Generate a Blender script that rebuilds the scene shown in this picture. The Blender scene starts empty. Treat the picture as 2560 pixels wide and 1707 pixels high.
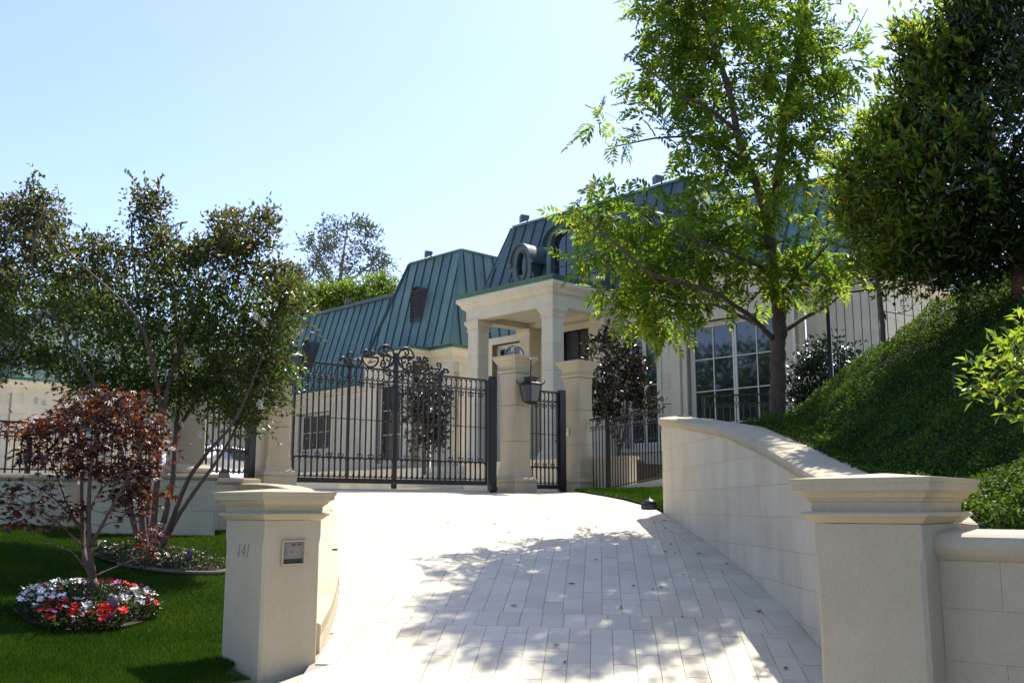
import bpy, bmesh, math, random
import numpy as np
from mathutils import Vector
R = math.radians
rng = np.random.default_rng(7)
random.seed(7)
sc = bpy.context.scene
COL = sc.collection

# ------------------------------------------------------------------ camera
cam_d = bpy.data.cameras.new('camera')
cam = bpy.data.objects.new('camera', cam_d)
COL.objects.link(cam)
cam.location = (0, 0, 1.65)
cam.rotation_euler = (R(90) + math.atan(412 / 2500), 0, 0)
cam_d.sensor_width = 36
cam_d.lens = 36 * 2500 / 2560
cam_d.clip_start = 0.05
cam_d.clip_end = 3000
sc.camera = cam

# ------------------------------------------------------------------ sky and sun
SUN_AZ, SUN_EL = 29.5, 58.0
world = bpy.data.worlds.new('World')
sc.world = world
world.use_nodes = True
wn = world.node_tree
bg = wn.nodes['Background']
sky = wn.nodes.new('ShaderNodeTexSky')
sky.sky_type = 'NISHITA'
sky.sun_disc = False
sky.sun_elevation = R(SUN_EL)
sky.sun_rotation = R(SUN_AZ)
sky.altitude = 100
sky.air_density = 1.0
sky.dust_density = 1.15
sky.ozone_density = 4.5
tint = wn.nodes.new('ShaderNodeMix')          # slightly violet white balance of the camera's sky
tint.data_type = 'RGBA'
tint.blend_type = 'MULTIPLY'
tint.inputs[0].default_value = 1.0
tint.inputs[7].default_value = (1.06, 0.965, 1.04, 1)
wn.links.new(sky.outputs[0], tint.inputs[6])
wn.links.new(tint.outputs[2], bg.inputs[0])
bg.inputs[1].default_value = 0.15
sun_d = bpy.data.lights.new('sun', 'SUN')
sun_d.energy = 4.7
sun_d.angle = R(0.53)
sun_d.color = (1.0, 0.95, 0.87)
sun = bpy.data.objects.new('sun', sun_d)
COL.objects.link(sun)
sv = Vector((math.sin(R(SUN_AZ)) * math.cos(R(SUN_EL)), math.cos(R(SUN_AZ)) * math.cos(R(SUN_EL)), math.sin(R(SUN_EL))))
sun.rotation_euler = (-sv).to_track_quat('-Z', 'Y').to_euler()
sun.location = (20, 20, 40)
sc.view_settings.view_transform = 'Standard'
sc.view_settings.look = 'None'
sc.view_settings.gamma = 1
sc.view_settings.use_curve_mapping = False
sc.view_settings.exposure = 0.92
sc.render.engine = 'CYCLES'
sc.cycles.max_bounces = 8
sc.cycles.diffuse_bounces = 4
sc.cycles.transparent_max_bounces = 8

# ------------------------------------------------------------------ materials
def mat_base(name):
    m = bpy.data.materials.new(name)
    m.use_nodes = True
    nt = m.node_tree
    b = nt.nodes['Principled BSDF']
    return m, nt, b

def nd(nt, t, **kw):
    n = nt.nodes.new(t)
    for k, v in kw.items():
        setattr(n, k, v)
    return n

def ramp(nt, src, stops):
    r = nt.nodes.new('ShaderNodeValToRGB')
    el = r.color_ramp.elements
    while len(el) < len(stops):
        el.new(0.5)
    for e, (p, c) in zip(el, stops):
        e.position = p
        e.color = (*c, 1)
    nt.links.new(src, r.inputs[0])
    return r.outputs[0]

def noise(nt, scale, detail=5, rough=0.6, coord='Object', vec=None, stretch=None):
    n = nt.nodes.new('ShaderNodeTexNoise')
    n.inputs['Scale'].default_value = scale
    n.inputs['Detail'].default_value = detail
    n.inputs['Roughness'].default_value = rough
    if vec is None:
        tc = nt.nodes.new('ShaderNodeTexCoord')
        vec = tc.outputs[coord]
    if stretch:
        mp = nt.nodes.new('ShaderNodeMapping')
        mp.inputs['Scale'].default_value = stretch
        nt.links.new(vec, mp.inputs[0])
        vec = mp.outputs[0]
    nt.links.new(vec, n.inputs['Vector'])
    return n.outputs[0]

def mix(nt, a, b, fac, mode='MIX'):
    m = nt.nodes.new('ShaderNodeMix')
    m.data_type = 'RGBA'
    m.blend_type = mode
    for s, i in ((fac, 0), (a, 6), (b, 7)):
        if hasattr(s, 'is_output') or hasattr(s, 'links'):
            nt.links.new(s, m.inputs[i])
        else:
            m.inputs[i].default_value = s if i == 0 else (*s, 1)
    return m.outputs[2]

def bump(nt, b, h, strength=0.2, dist=0.01):
    n = nt.nodes.new('ShaderNodeBump')
    n.inputs['Strength'].default_value = strength
    n.inputs['Distance'].default_value = dist
    nt.links.new(h, n.inputs['Height'])
    nt.links.new(n.outputs[0], b.inputs['Normal'])

def stone(name, c1, c2, var=0.10, dirt=(0.75, 0.7, 0.62), rough=0.75):
    m, nt, b = mat_base(name)
    base = ramp(nt, noise(nt, 2.2, 6), [(0.3, c1), (0.7, c2)])
    oi = nt.nodes.new('ShaderNodeObjectInfo')
    lo, hi = 1 - var, 1 + var * 0.6
    tint = ramp(nt, oi.outputs['Random'], [(0, (lo, lo * 0.985, lo * 0.95)), (1, (hi, hi, hi))])
    c = mix(nt, base, tint, 1.0, 'MULTIPLY')
    st = ramp(nt, noise(nt, 1.1, 4, stretch=(2.5, 2.5, 0.35)), [(0.48, (1, 1, 1)), (0.75, dirt)])
    c = mix(nt, c, st, 0.35, 'MULTIPLY')
    sp = ramp(nt, noise(nt, 60, 3), [(0.35, (0.9, 0.88, 0.84)), (0.6, (1, 1, 1))])
    c = mix(nt, c, sp, 0.7, 'MULTIPLY')
    nt.links.new(c, b.inputs['Base Color'])
    b.inputs['Roughness'].default_value = rough
    b.inputs['Specular IOR Level'].default_value = 0.3
    bump(nt, b, noise(nt, 120, 4), 0.25, 0.004)
    return m

def plain(name, col, rough=0.5, metal=0.0, spec=0.5, var=None, scale=8, bmp=0):
    m, nt, b = mat_base(name)
    if var:
        c = ramp(nt, noise(nt, scale, 5), [(0.3, col), (0.72, var)])
        nt.links.new(c, b.inputs['Base Color'])
    else:
        b.inputs['Base Color'].default_value = (*col, 1)
    b.inputs['Roughness'].default_value = rough
    b.inputs['Metallic'].default_value = metal
    b.inputs['Specular IOR Level'].default_value = spec
    if bmp:
        bump(nt, b, noise(nt, scale * 8, 4), bmp, 0.006)
    return m

def leafmat(name, stops, trans=0.45, tcol=1.6, rough=0.4, spec=0.5, patch=0):
    """stops: list of colours chosen per leaf"""
    m, nt, b = mat_base(name)
    g = nt.nodes.new('ShaderNodeNewGeometry')
    c = ramp(nt, g.outputs['Random Per Island'], stops)
    if patch:                       # thicker and thinner growth in broad patches
        c = mix(nt, c, ramp(nt, noise(nt, patch, 4, 0.6), [(0.32, (0.68, 0.78, 0.7)), (0.5, (1, 1, 1)), (0.7, (1.45, 1.22, 1.1))]), 1.0, 'MULTIPLY')
    nt.links.new(c, b.inputs['Base Color'])
    b.inputs['Roughness'].default_value = rough
    b.inputs['Specular IOR Level'].default_value = spec
    if trans > 0:
        t = nt.nodes.new('ShaderNodeBsdfTranslucent')
        tc = mix(nt, c, (1.25 * tcol, 1.15 * tcol, 0.55 * tcol), 1.0, 'MULTIPLY')
        nt.links.new(tc, t.inputs[0])
        ms = nt.nodes.new('ShaderNodeMixShader')
        ms.inputs[0].default_value = trans
        nt.links.new(b.outputs[0], ms.inputs[1])
        nt.links.new(t.outputs[0], ms.inputs[2])
        nt.links.new(ms.outputs[0], nt.nodes['Material Output'].inputs[0])
    return m

M = {}
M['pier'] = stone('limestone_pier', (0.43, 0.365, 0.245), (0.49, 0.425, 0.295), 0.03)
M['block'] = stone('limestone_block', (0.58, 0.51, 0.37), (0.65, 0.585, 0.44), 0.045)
M['house'] = stone('limestone_house', (0.59, 0.52, 0.36), (0.66, 0.595, 0.435), 0.04)
M['joint'] = plain('mortar', (0.26, 0.22, 0.155), 0.9)
M['joint_fine'] = plain('pale_mortar', (0.46, 0.39, 0.28), 0.9)
M['paver'] = stone('travertine_paver', (0.54, 0.485, 0.35), (0.615, 0.565, 0.43), 0.10, (0.85, 0.8, 0.7), 0.6)
M['paver_joint'] = plain('paver_joint_sand', (0.34, 0.305, 0.235), 0.95)
M['iron'] = plain('black_iron', (0.012, 0.0105, 0.010), 0.42, 0.0, 0.5, (0.022, 0.016, 0.013), 14)
M['asphalt'] = plain('street_asphalt', (0.06, 0.06, 0.06), 0.9, 0, 0.3, (0.10, 0.10, 0.095), 30, 0.3)
M['court'] = plain('courtyard_stone', (0.45, 0.41, 0.34), 0.7, 0, 0.4, (0.54, 0.50, 0.42), 3)
M['soil'] = plain('dark_soil', (0.035, 0.024, 0.016), 0.95, 0, 0.2, (0.06, 0.042, 0.03), 20, 0.5)
M['turf'] = plain('turf_soil', (0.016, 0.045, 0.008), 0.95, 0, 0.2, (0.03, 0.075, 0.012), 25, 0.5)
M['bankbase'] = plain('bank_soil', (0.012, 0.028, 0.008), 0.95, 0, 0.2, (0.02, 0.045, 0.012), 12, 0.5)
M['bark'] = plain('grey_brown_bark', (0.075, 0.055, 0.04), 0.9, 0, 0.2, (0.14, 0.105, 0.08), 14, 0.6)
M['bark_red'] = plain('reddish_bark', (0.13, 0.055, 0.035), 0.9, 0, 0.2, (0.20, 0.095, 0.06), 14, 0.6)
M['bark_pale'] = plain('pale_smooth_bark', (0.085, 0.052, 0.038), 0.8, 0, 0.3, (0.16, 0.105, 0.078), 9, 0.4)
M['bark_far'] = plain('far_bark', (0.25, 0.21, 0.18), 0.9)
M['white_paint'] = plain('cream_window_paint', (0.62, 0.57, 0.45), 0.45, 0, 0.4)
M['lamp_metal'] = plain('lantern_metal', (0.012, 0.013, 0.015), 0.35, 0.2, 0.5, (0.025, 0.026, 0.028), 20)
M['bronze'] = plain('bronze_vent', (0.075, 0.066, 0.07), 0.5, 0.1, 0.5, (0.11, 0.098, 0.10), 9)
M['fixture'] = plain('grey_fixture', (0.055, 0.05, 0.06), 0.5, 0, 0.5)
M['plastic'] = plain('ivory_plastic', (0.66, 0.64, 0.52), 0.4)
M['darkdot'] = plain('dark_plastic', (0.03, 0.03, 0.028), 0.5)
M['steel'] = plain('brushed_steel', (0.20, 0.185, 0.155), 0.5, 0.2, 0.5, (0.26, 0.24, 0.20), 6)
M['keyplate'] = plain('keypad_plate', (0.20, 0.185, 0.15), 0.5, 0.1, 0.5, (0.25, 0.23, 0.19), 9)
M['carpaint'] = plain('white_car_paint', (0.78, 0.78, 0.80), 0.15, 0, 0.6)
M['rubber'] = plain('tyre_rubber', (0.015, 0.015, 0.015), 0.8)
M['cabinet'] = plain('white_cabinet', (0.62, 0.62, 0.60), 0.5)
M['engrave'] = plain('engraved_shadow', (0.24, 0.20, 0.145), 0.9)
M['ceiling'] = plain('porch_ceiling', (0.62, 0.55, 0.42), 0.8)
M['gravel'] = plain('edging_stone', (0.10, 0.085, 0.07), 0.9, 0, 0.3, (0.17, 0.15, 0.125), 18)

# window glass: a dark mirror-like pane
m, nt, b = mat_base('window_glass')
b.inputs['Base Color'].default_value = (0.012, 0.016, 0.016, 1)
b.inputs['Roughness'].default_value = 0.03
b.inputs['IOR'].default_value = 1.9
M['glass'] = m
m, nt, b = mat_base('lantern_glass')
b.inputs['Base Color'].default_value = (0.09, 0.10, 0.10, 1)
b.inputs['Roughness'].default_value = 0.15
b.inputs['IOR'].default_value = 1.5
M['lglass'] = m

# green copper patina
def copper(name, c1, c2, c3):
    m, nt, b = mat_base(name)
    tc = nt.nodes.new('ShaderNodeTexCoord')
    base = ramp(nt, noise(nt, 0.9, 6, 0.65), [(0.28, c1), (0.55, c2), (0.8, c3)])
    oi = nt.nodes.new('ShaderNodeObjectInfo')
    tint = ramp(nt, oi.outputs['Random'], [(0, (0.82, 0.86, 0.9)), (1, (1.15, 1.1, 1.06))])
    c = mix(nt, base, tint, 1.0, 'MULTIPLY')
    st = ramp(nt, noise(nt, 3.0, 5, 0.6, stretch=(3, 3, 0.25)), [(0.4, (0.72, 0.78, 0.80)), (0.65, (1.05, 1.05, 1.03))])
    c = mix(nt, c, st, 0.35, 'MULTIPLY')
    nt.links.new(c, b.inputs['Base Color'])
    b.inputs['Roughness'].default_value = 0.55
    b.inputs['Metallic'].default_value = 0.12
    b.inputs['Specular IOR Level'].default_value = 0.5
    return m
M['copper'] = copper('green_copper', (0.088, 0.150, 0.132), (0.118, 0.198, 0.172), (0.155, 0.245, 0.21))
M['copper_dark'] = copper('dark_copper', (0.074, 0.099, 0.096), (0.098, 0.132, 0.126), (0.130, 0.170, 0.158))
M['seam'] = copper('seam_copper', (0.012, 0.035, 0.034), (0.018, 0.048, 0.045), (0.025, 0.06, 0.055))
M['gutter'] = copper('gutter_copper', (0.03, 0.10, 0.065), (0.045, 0.14, 0.09), (0.06, 0.17, 0.11))

# foliage
M['ash_leaf'] = leafmat('ash_leaf', [(0, (0.048, 0.105, 0.013)), (0.5, (0.08, 0.148, 0.015)), (0.8, (0.13, 0.185, 0.017)), (1, (0.22, 0.22, 0.022))], 0.58, 1.9, 0.5, 0.3)
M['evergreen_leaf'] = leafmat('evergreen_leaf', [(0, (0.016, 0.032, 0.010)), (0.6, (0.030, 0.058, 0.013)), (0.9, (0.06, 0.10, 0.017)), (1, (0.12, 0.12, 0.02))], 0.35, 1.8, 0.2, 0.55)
M['evergreen_sunlit'] = leafmat('evergreen_sunlit', [(0, (0.06, 0.11, 0.016)), (0.6, (0.10, 0.16, 0.02)), (0.9, (0.17, 0.21, 0.028)), (1, (0.22, 0.13, 0.03))], 0.62, 2.2, 0.3, 0.5)  # same foliage painted lighter: sun on the crown's left side put into the colour
M['crape_leaf'] = leafmat('crape_leaf', [(0, (0.024, 0.054, 0.013)), (0.6, (0.044, 0.090, 0.016)), (0.9, (0.080, 0.12, 0.020)), (1, (0.085, 0.06, 0.022))], 0.45, 1.9, 0.33, 0.5)
M['crape_new'] = leafmat('crape_new_growth', [(0, (0.034, 0.062, 0.018)), (0.55, (0.060, 0.072, 0.022)), (1, (0.098, 0.060, 0.026))], 0.42, 1.8, 0.33, 0.5)
M['maple_leaf'] = leafmat('maple_leaf', [(0, (0.026, 0.012, 0.013)), (0.55, (0.050, 0.016, 0.016)), (0.82, (0.10, 0.026, 0.015)), (1, (0.28, 0.085, 0.012))], 0.34, 1.6, 0.38, 0.5)
M['magnolia_leaf'] = leafmat('magnolia_leaf', [(0, (0.010, 0.018, 0.008)), (0.5, (0.018, 0.030, 0.010)), (0.72, (0.045, 0.022, 0.010)), (1, (0.10, 0.045, 0.014))], 0.12, 1.2, 0.28, 0.35)
M['shrub_leaf'] = leafmat('shrub_leaf', [(0, (0.009, 0.024, 0.008)), (1, (0.024, 0.055, 0.014))], 0.15, 1.2, 0.25, 0.5)
M['bright_leaf'] = leafmat('bright_leaf', [(0, (0.08, 0.16, 0.02)), (0.6, (0.14, 0.22, 0.025)), (1, (0.23, 0.28, 0.04))], 0.5, 1.6, 0.28, 0.5)
M['hedge_leaf'] = leafmat('hedge_leaf', [(0, (0.07, 0.12, 0.016)), (0.6, (0.11, 0.18, 0.02)), (1, (0.18, 0.23, 0.03))], 0.45, 1.5)
M['euc_leaf'] = leafmat('eucalyptus_leaf', [(0, (0.05, 0.075, 0.05)), (1, (0.10, 0.125, 0.08))], 0.3, 1.2)
M['far_leaf'] = leafmat('far_leaf', [(0, (0.03, 0.065, 0.016)), (1, (0.07, 0.12, 0.024))], 0.4, 1.4)
M['grass'] = leafmat('grass_blade', [(0, (0.018, 0.050, 0.004)), (0.6, (0.030, 0.076, 0.006)), (1, (0.058, 0.100, 0.012))], 0.42, 1.3, 0.6, 0.15, 1.3)
M['cover'] = leafmat('ground_cover_leaf', [(0, (0.022, 0.052, 0.008)), (0.6, (0.042, 0.088, 0.012)), (1, (0.095, 0.145, 0.020))], 0.42, 1.6, 0.55, 0.2, 1.6)
M['bed_leaf'] = leafmat('bedding_leaf', [(0, (0.018, 0.038, 0.008)), (1, (0.05, 0.075, 0.014))], 0.3, 1.3)
M['petal_white'] = plain('white_petal', (0.80, 0.79, 0.74), 0.6, 0, 0.2)
M['blossom'] = plain('cream_blossom', (0.66, 0.61, 0.50), 0.6, 0, 0.2)
M['petal_red'] = plain('red_petal', (0.62, 0.02, 0.018), 0.6, 0, 0.2)
M['petal_pink'] = plain('pink_petal', (0.42, 0.04, 0.22), 0.6, 0, 0.2)
M['petal_orange'] = plain('pale_orange_petal', (0.55, 0.28, 0.14), 0.6, 0, 0.2)
M['dryleaf'] = plain('dry_leaf', (0.05, 0.035, 0.02), 0.8, 0, 0.2, (0.11, 0.085, 0.03), 40)


# ------------------------------------------------------------------ helpers
WL = {}          # world offset of every object

def put(o, parent=None, wl=(0, 0, 0)):
    COL.objects.link(o)
    WL[o] = np.array(wl, float)
    if parent is not None:
        o.parent = parent
    return o

def tag(o, label=None, cat=None, group=None, kind=None):
    for k, v_ in (('label', label), ('category', cat), ('group', group), ('kind', kind)):
        if v_:
            o[k] = v_
    return o

def thing(name, loc, label, cat, group=None):
    o = bpy.data.objects.new(name, None)
    o.empty_display_size = 0.1
    o.location = loc
    put(o, None, loc)
    return tag(o, label, cat, group)

def mesh_of(name, V, F, mat, smooth=False):
    me = bpy.data.meshes.new(name)
    me.from_pydata([tuple(map(float, p)) for p in V], [], F)
    me.materials.append(M[mat] if isinstance(mat, str) else mat)
    if smooth:
        me.polygons.foreach_set('use_smooth', [True] * len(me.polygons))
    me.update()
    return me

def ob(name, V, F, mat, parent=None, smooth=False, loc=None):
    """mesh object from world coordinates; a top-level object gets its origin at loc"""
    off = WL[parent] if parent is not None else np.array(loc if loc is not None else (0, 0, 0), float)
    V = np.asarray(V, float) - off
    o = bpy.data.objects.new(name, mesh_of(name, V, F, mat, smooth))
    if parent is None:
        o.location = off
    return put(o, parent, off)

def inst(name, me, pos, parent, rot=None, scale=None):
    """object sharing mesh data, at a world position under its parent"""
    o = bpy.data.objects.new(name, me)
    off = WL[parent] if parent is not None else np.zeros(3)
    o.location = np.asarray(pos, float) - off
    if rot is not None:
        o.rotation_euler = rot
    if scale is not None:
        o.scale = scale
    return put(o, parent, pos)

def fast_mesh(name, V, F, mat, parent=None, loc=None):
    """numpy arrays; F is (n,3) or (n,4)"""
    off = WL[parent] if parent is not None else np.array(loc if loc is not None else (0, 0, 0), float)
    V = (np.asarray(V, np.float64) - off).astype(np.float32)
    F = np.asarray(F, np.int32)
    me = bpy.data.meshes.new(name)
    n, k = F.shape
    me.vertices.add(len(V))
    me.vertices.foreach_set('co', V.ravel())
    me.loops.add(n * k)
    me.loops.foreach_set('vertex_index', F.ravel())
    me.polygons.add(n)
    me.polygons.foreach_set('loop_start', np.arange(0, n * k, k, dtype=np.int32))
    me.polygons.foreach_set('loop_total', np.full(n, k, dtype=np.int32))
    me.materials.append(M[mat])
    me.update(calc_edges=True)
    o = bpy.data.objects.new(name, me)
    if parent is None:
        o.location = off
    return put(o, parent, off)

class MB:
    def __init__(s):
        s.v = []
        s.f = []
    def add(s, V, F):
        b = len(s.v)
        s.v += [tuple(p) for p in V]
        s.f += [tuple(i + b for i in q) for q in F]
        return s
    def par(s, p, ex, ey, ez):
        p, ex, ey, ez = (np.asarray(a, float) for a in (p, ex, ey, ez))
        V = [p, p + ex, p + ex + ey, p + ey, p + ez, p + ex + ez, p + ex + ey + ez, p + ey + ez]
        return s.add(V, [(0, 3, 2, 1), (4, 5, 6, 7), (0, 1, 5, 4), (1, 2, 6, 5), (2, 3, 7, 6), (3, 0, 4, 7)])
    def box(s, c, size, rz=0):
        a, b = math.cos(rz), math.sin(rz)
        ex = np.array([a, b, 0]) * size[0]
        ey = np.array([-b, a, 0]) * size[1]
        ez = np.array([0, 0, size[2]])
        return s.par(np.asarray(c, float) - (ex + ey + ez) / 2, ex, ey, ez)
    def hexa(s, V):
        return s.add(V, [(0, 3, 2, 1), (4, 5, 6, 7), (0, 1, 5, 4), (1, 2, 6, 5), (2, 3, 7, 6), (3, 0, 4, 7)])
    def tube(s, P, r, n=6, cap=True):
        V, F = tube_geo(P, r, n, cap)
        return s.add(V, F)
    def levels(s, c, prof, rz=0):
        """square section stack: prof = (half width, z, chamfer)"""
        a, b = math.cos(rz), math.sin(rz)
        rows = []
        for q in prof:
            h, z = q[0], q[1]
            ch = q[2] if len(q) > 2 else 0.003
            pts = [(h, -h + ch), (h, h - ch), (h - ch, h), (-h + ch, h), (-h, h - ch), (-h, -h + ch), (-h + ch, -h), (h - ch, -h)]
            rows.append([(c[0] + x * a - y * b, c[1] + x * b + y * a, z) for x, y in pts])
        F = []
        for i in range(len(rows) - 1):
            for k in range(8):
                k2 = (k + 1) % 8
                F.append((i * 8 + k, i * 8 + k2, (i + 1) * 8 + k2, (i + 1) * 8 + k))
        L = len(rows) - 1
        F.append(tuple(range(7, -1, -1)))
        F.append(tuple(L * 8 + k for k in range(8)))
        return s.add([p for r_ in rows for p in r_], F)
    def lathe(s, c, prof, n=12):
        rows = [[(c[0] + r_ * math.cos(2 * math.pi * k / n), c[1] + r_ * math.sin(2 * math.pi * k / n), z) for k in range(n)] for r_, z in prof]
        F = []
        for i in range(len(rows) - 1):
            for k in range(n):
                k2 = (k + 1) % n
                F.append((i * n + k, i * n + k2, (i + 1) * n + k2, (i + 1) * n + k))
        F.append(tuple(range(n - 1, -1, -1)))
        F.append(tuple((len(rows) - 1) * n + k for k in range(n)))
        return s.add([p for r_ in rows for p in r_], F)
    def sweep(s, path, prof, side=1, closed_prof=True):
        """profile (out, up) along a 3D path; out is to the right of travel when side = 1"""
        path = [np.asarray(p, float) for p in path]
        n = len(path)
        rows = []
        for i, p in enumerate(path):
            d0 = path[i] - path[i - 1] if i > 0 else path[1] - path[0]
            d1 = path[i + 1] - path[i] if i < n - 1 else path[-1] - path[-2]
            d0 = d0[:2] / np.linalg.norm(d0[:2])
            d1 = d1[:2] / np.linalg.norm(d1[:2])
            n0 = np.array([d0[1], -d0[0]]) * side
            n1 = np.array([d1[1], -d1[0]]) * side
            m_ = n0 + n1
            m_ /= np.linalg.norm(m_)
            m_ /= max(0.35, m_ @ n0)
            rows.append([(p[0] + m_[0] * o_, p[1] + m_[1] * o_, p[2] + z_) for o_, z_ in prof])
        k = len(prof)
        F = []
        for i in range(n - 1):
            for j in range(k if closed_prof else k - 1):
                j2 = (j + 1) % k
                F.append((i * k + j, (i + 1) * k + j, (i + 1) * k + j2, i * k + j2))
        if closed_prof:
            F.append(tuple(range(k)))
            F.append(tuple((n - 1) * k + j for j in range(k - 1, -1, -1)))
        return s.add([p for r_ in rows for p in r_], F)
    def out(s, name, mat, parent=None, smooth=False, loc=None):
        return ob(name, s.v, s.f, mat, parent, smooth, loc)

def tube_geo(P, r, n=6, cap=True):
    P = np.asarray(P, float)
    m_ = len(P)
    rr = np.full(m_, r, float) if np.isscalar(r) else np.asarray(r, float)
    T = np.gradient(P, axis=0)
    T /= np.linalg.norm(T, axis=1)[:, None] + 1e-12
    ref = np.array([0.3, 0.2, 1.0]) if abs(T[0] @ np.array([0, 0, 1.0])) < 0.9 else np.array([1.0, 0.1, 0])
    N = np.cross(T[0], ref)
    N /= np.linalg.norm(N)
    V = []
    for i in range(m_):
        N = N - T[i] * (N @ T[i])
        N /= np.linalg.norm(N) + 1e-12
        B = np.cross(T[i], N)
        for k in range(n):
            a = 2 * math.pi * (k + 0.5) / n
            V.append(P[i] + rr[i] * (math.cos(a) * N + math.sin(a) * B))
    F = []
    for i in range(m_ - 1):
        for k in range(n):
            k2 = (k + 1) % n
            F.append((i * n + k, i * n + k2, (i + 1) * n + k2, (i + 1) * n + k))
    if cap:
        F.append(tuple(range(n - 1, -1, -1)))
        F.append(tuple((m_ - 1) * n + k for k in range(n)))
    return V, F

def interp(x, xs, ys):
    return float(np.interp(x, xs, ys))

def smooth_path(P, n):
    """Catmull-Rom resample"""
    P = np.asarray(P, float)
    Q = np.vstack([2 * P[0] - P[1], P, 2 * P[-1] - P[-2]])
    out = []
    seg = len(P) - 1
    for t in np.linspace(0, seg, n):
        i = min(int(t), seg - 1)
        f = t - i
        a, b, c, d = Q[i], Q[i + 1], Q[i + 2], Q[i + 3]
        out.append(0.5 * (2 * b + (c - a) * f + (2 * a - 5 * b + 4 * c - d) * f * f + (3 * b - a - 3 * c + d) * f ** 3))
    return np.array(out)


# ------------------------------------------------------------------ terrain functions
ZT = smooth_path([(3, -0.05), (5, 0.0), (6, 0.05), (7, 0.14), (8, 0.32), (9, 0.54), (10, 0.74), (12, 1.10), (14, 1.40),
                  (16, 1.64), (18, 1.81), (20, 1.92), (22, 1.94), (26, 1.94), (34, 1.94)], 400)
def zd(x, y):
    rampv = min(1.0, max(0.0, (y - 10) / 7.0))
    ye = y + 0.85 * max(0.0, -x) * rampv
    return interp(ye, ZT[:, 0], ZT[:, 1])
XLy = [3, 6, 7.4, 8.2, 8.62, 8.8, 9.7, 10.45, 11.4, 12.8, 13.5, 14.7, 15.7, 16.3, 16.9]
XLx = [-5, -3.6, -2.3, -1.62, -1.6, -1.58, -1.66, -1.77, -1.95, -2.23, -2.43, -2.9, -3.4, -3.62, -3.85]
def XL(y):
    if y > 16.9:
        return -3.85 + (y - 16.9) * 1.191
    return interp(y, XLy, XLx)
XRy = [3, 5, 5.55, 6.3, 7.2, 8.2, 8.85, 10.1, 11.7, 13.9, 15.6, 16.2, 17.3, 19, 20.5, 21.2]
XRx = [3.5, 2.05, 2.05, 2.3, 2.47, 2.57, 2.59, 2.585, 2.5, 2.32, 2.25, 2.12, 1.91, 1.5, 1.3, 1.25]
def XR(y):
    return interp(y, XRy, XRx)
def zlawn(x, y):
    return -0.587 - 0.1277 * x + 0.0877 * y + 0.03 * math.sin(x * 0.9) * math.sin(y * 0.7)
def walltop(y):
    return interp(y, [5.0, 7, 8.85, 10.1, 11.7, 13.9, 15.6, 18, 24], [1.50, 1.68, 1.98, 2.25, 2.57, 2.85, 3.02, 2.85, 2.8])
def bankx(y):
    if y < 5.3:
        return 2.62 + (5.3 - y) * 1.11
    return interp(y, [5.3, 5.6, 6.3, 7.2, 15.6, 24], [2.68, 2.68, 2.82, 3.02, 2.82, 2.95])
def zbank(x, y):
    w = x - bankx(y)
    wt = walltop(max(5.0, y)) - 0.05 - 0.34 * min(1.0, max(0.0, (y - 12.2) / 1.6))
    w0 = interp(y, [7, 9, 14], [0.10, 0.15, 0.55])
    s_ = max(0.0, w - w0)
    rise = 0.86 * (math.sqrt(s_ * s_ + 0.05) - 0.2236)
    rise = 2.6 * (1 - math.exp(-rise / 2.6)) + rise * 0.12
    rise *= max(0.0, min(1.0, 1 - (y - 14.2) / 1.9))
    q = min(1.0, rise)
    return wt + rise + q * (0.09 * math.sin(2.4 * y - 1.6 * x + 0.8 * math.sin(1.3 * x + y)) + 0.045 * math.sin(5.1 * y + 2.7 * x + 1.5 * math.sin(2.9 * x))) + 0.02 * math.sin(x * 7 + 2 * math.sin(y * 5)) * math.sin(y * 6.3)

def grid(name, xs_of_y, ys, nx, zf, mat, kind='structure', tint=None):
    V, F = [], []
    for y in ys:
        a, b = xs_of_y(y)
        for i in range(nx):
            x = a + (b - a) * i / (nx - 1)
            V.append((x, y, zf(x, y)))
    for j in range(len(ys) - 1):
        for i in range(nx - 1):
            k = j * nx + i
            F.append((k, k + 1, k + nx + 1, k + nx))
    o = ob(name, V, F, mat, None, True)
    return tag(o, kind=kind)

# street and everything far away
S = 900
tag(ob('ground', [(-S, -S, -0.08), (S, -S, -0.08), (S, S, -0.08), (-S, S, -0.08)], [(0, 1, 2, 3)], 'asphalt'), kind='structure')

# courtyard inside the gate
def gl(s_, n_=0.0):
    return np.array([0.766 * s_ + 0.643 * n_, 19.9 + 0.643 * s_ - 0.766 * n_])
cp = [(-45, -14), (-17.4, 2.8), (-4.35, 15.55), tuple(gl(-4.9, 0.05)), tuple(gl(0, 0.05)), tuple(gl(2.0, 0.1)), (2.0, 20.4), (2.75, 18.0), (2.9, 16), (8, 16), (40, 16), (60, 120), (-90, 120)]
V = [(x, y, 1.95) for x, y in cp] + [(x, y, -0.05) for x, y in cp]
n = len(cp)
F = [tuple(range(n))] + [(i, i + n, (i + 1) % n + n, (i + 1) % n) for i in range(n)]
tag(ob('courtyard', V, F, 'court'), kind='structure')

# lawn
def lawn_x(y):
    r_ = XL(y) - 0.35 if y > 8.7 else (-2.2 if y > 7.9 else XL(y) - 0.1)
    return (-18.0, r_)
grid('lawn', lawn_x, np.arange(3.4, 16.6, 0.25), 60, lambda x, y: zlawn(x, y) - 0.02, 'turf')
# bank behind the curved wall
def bank_sheet(x, y):
    return zbank(x, y) - 0.03 if x > bankx(y) - 0.11 else 1.0
grid('bank', lambda y: (bankx(y) - 0.12, bankx(y) + 16), np.concatenate([np.arange(-6, 3, 0.8), np.arange(3, 17, 0.22), np.arange(17, 20, 0.5)]), 130, bank_sheet, 'bankbase')
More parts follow.
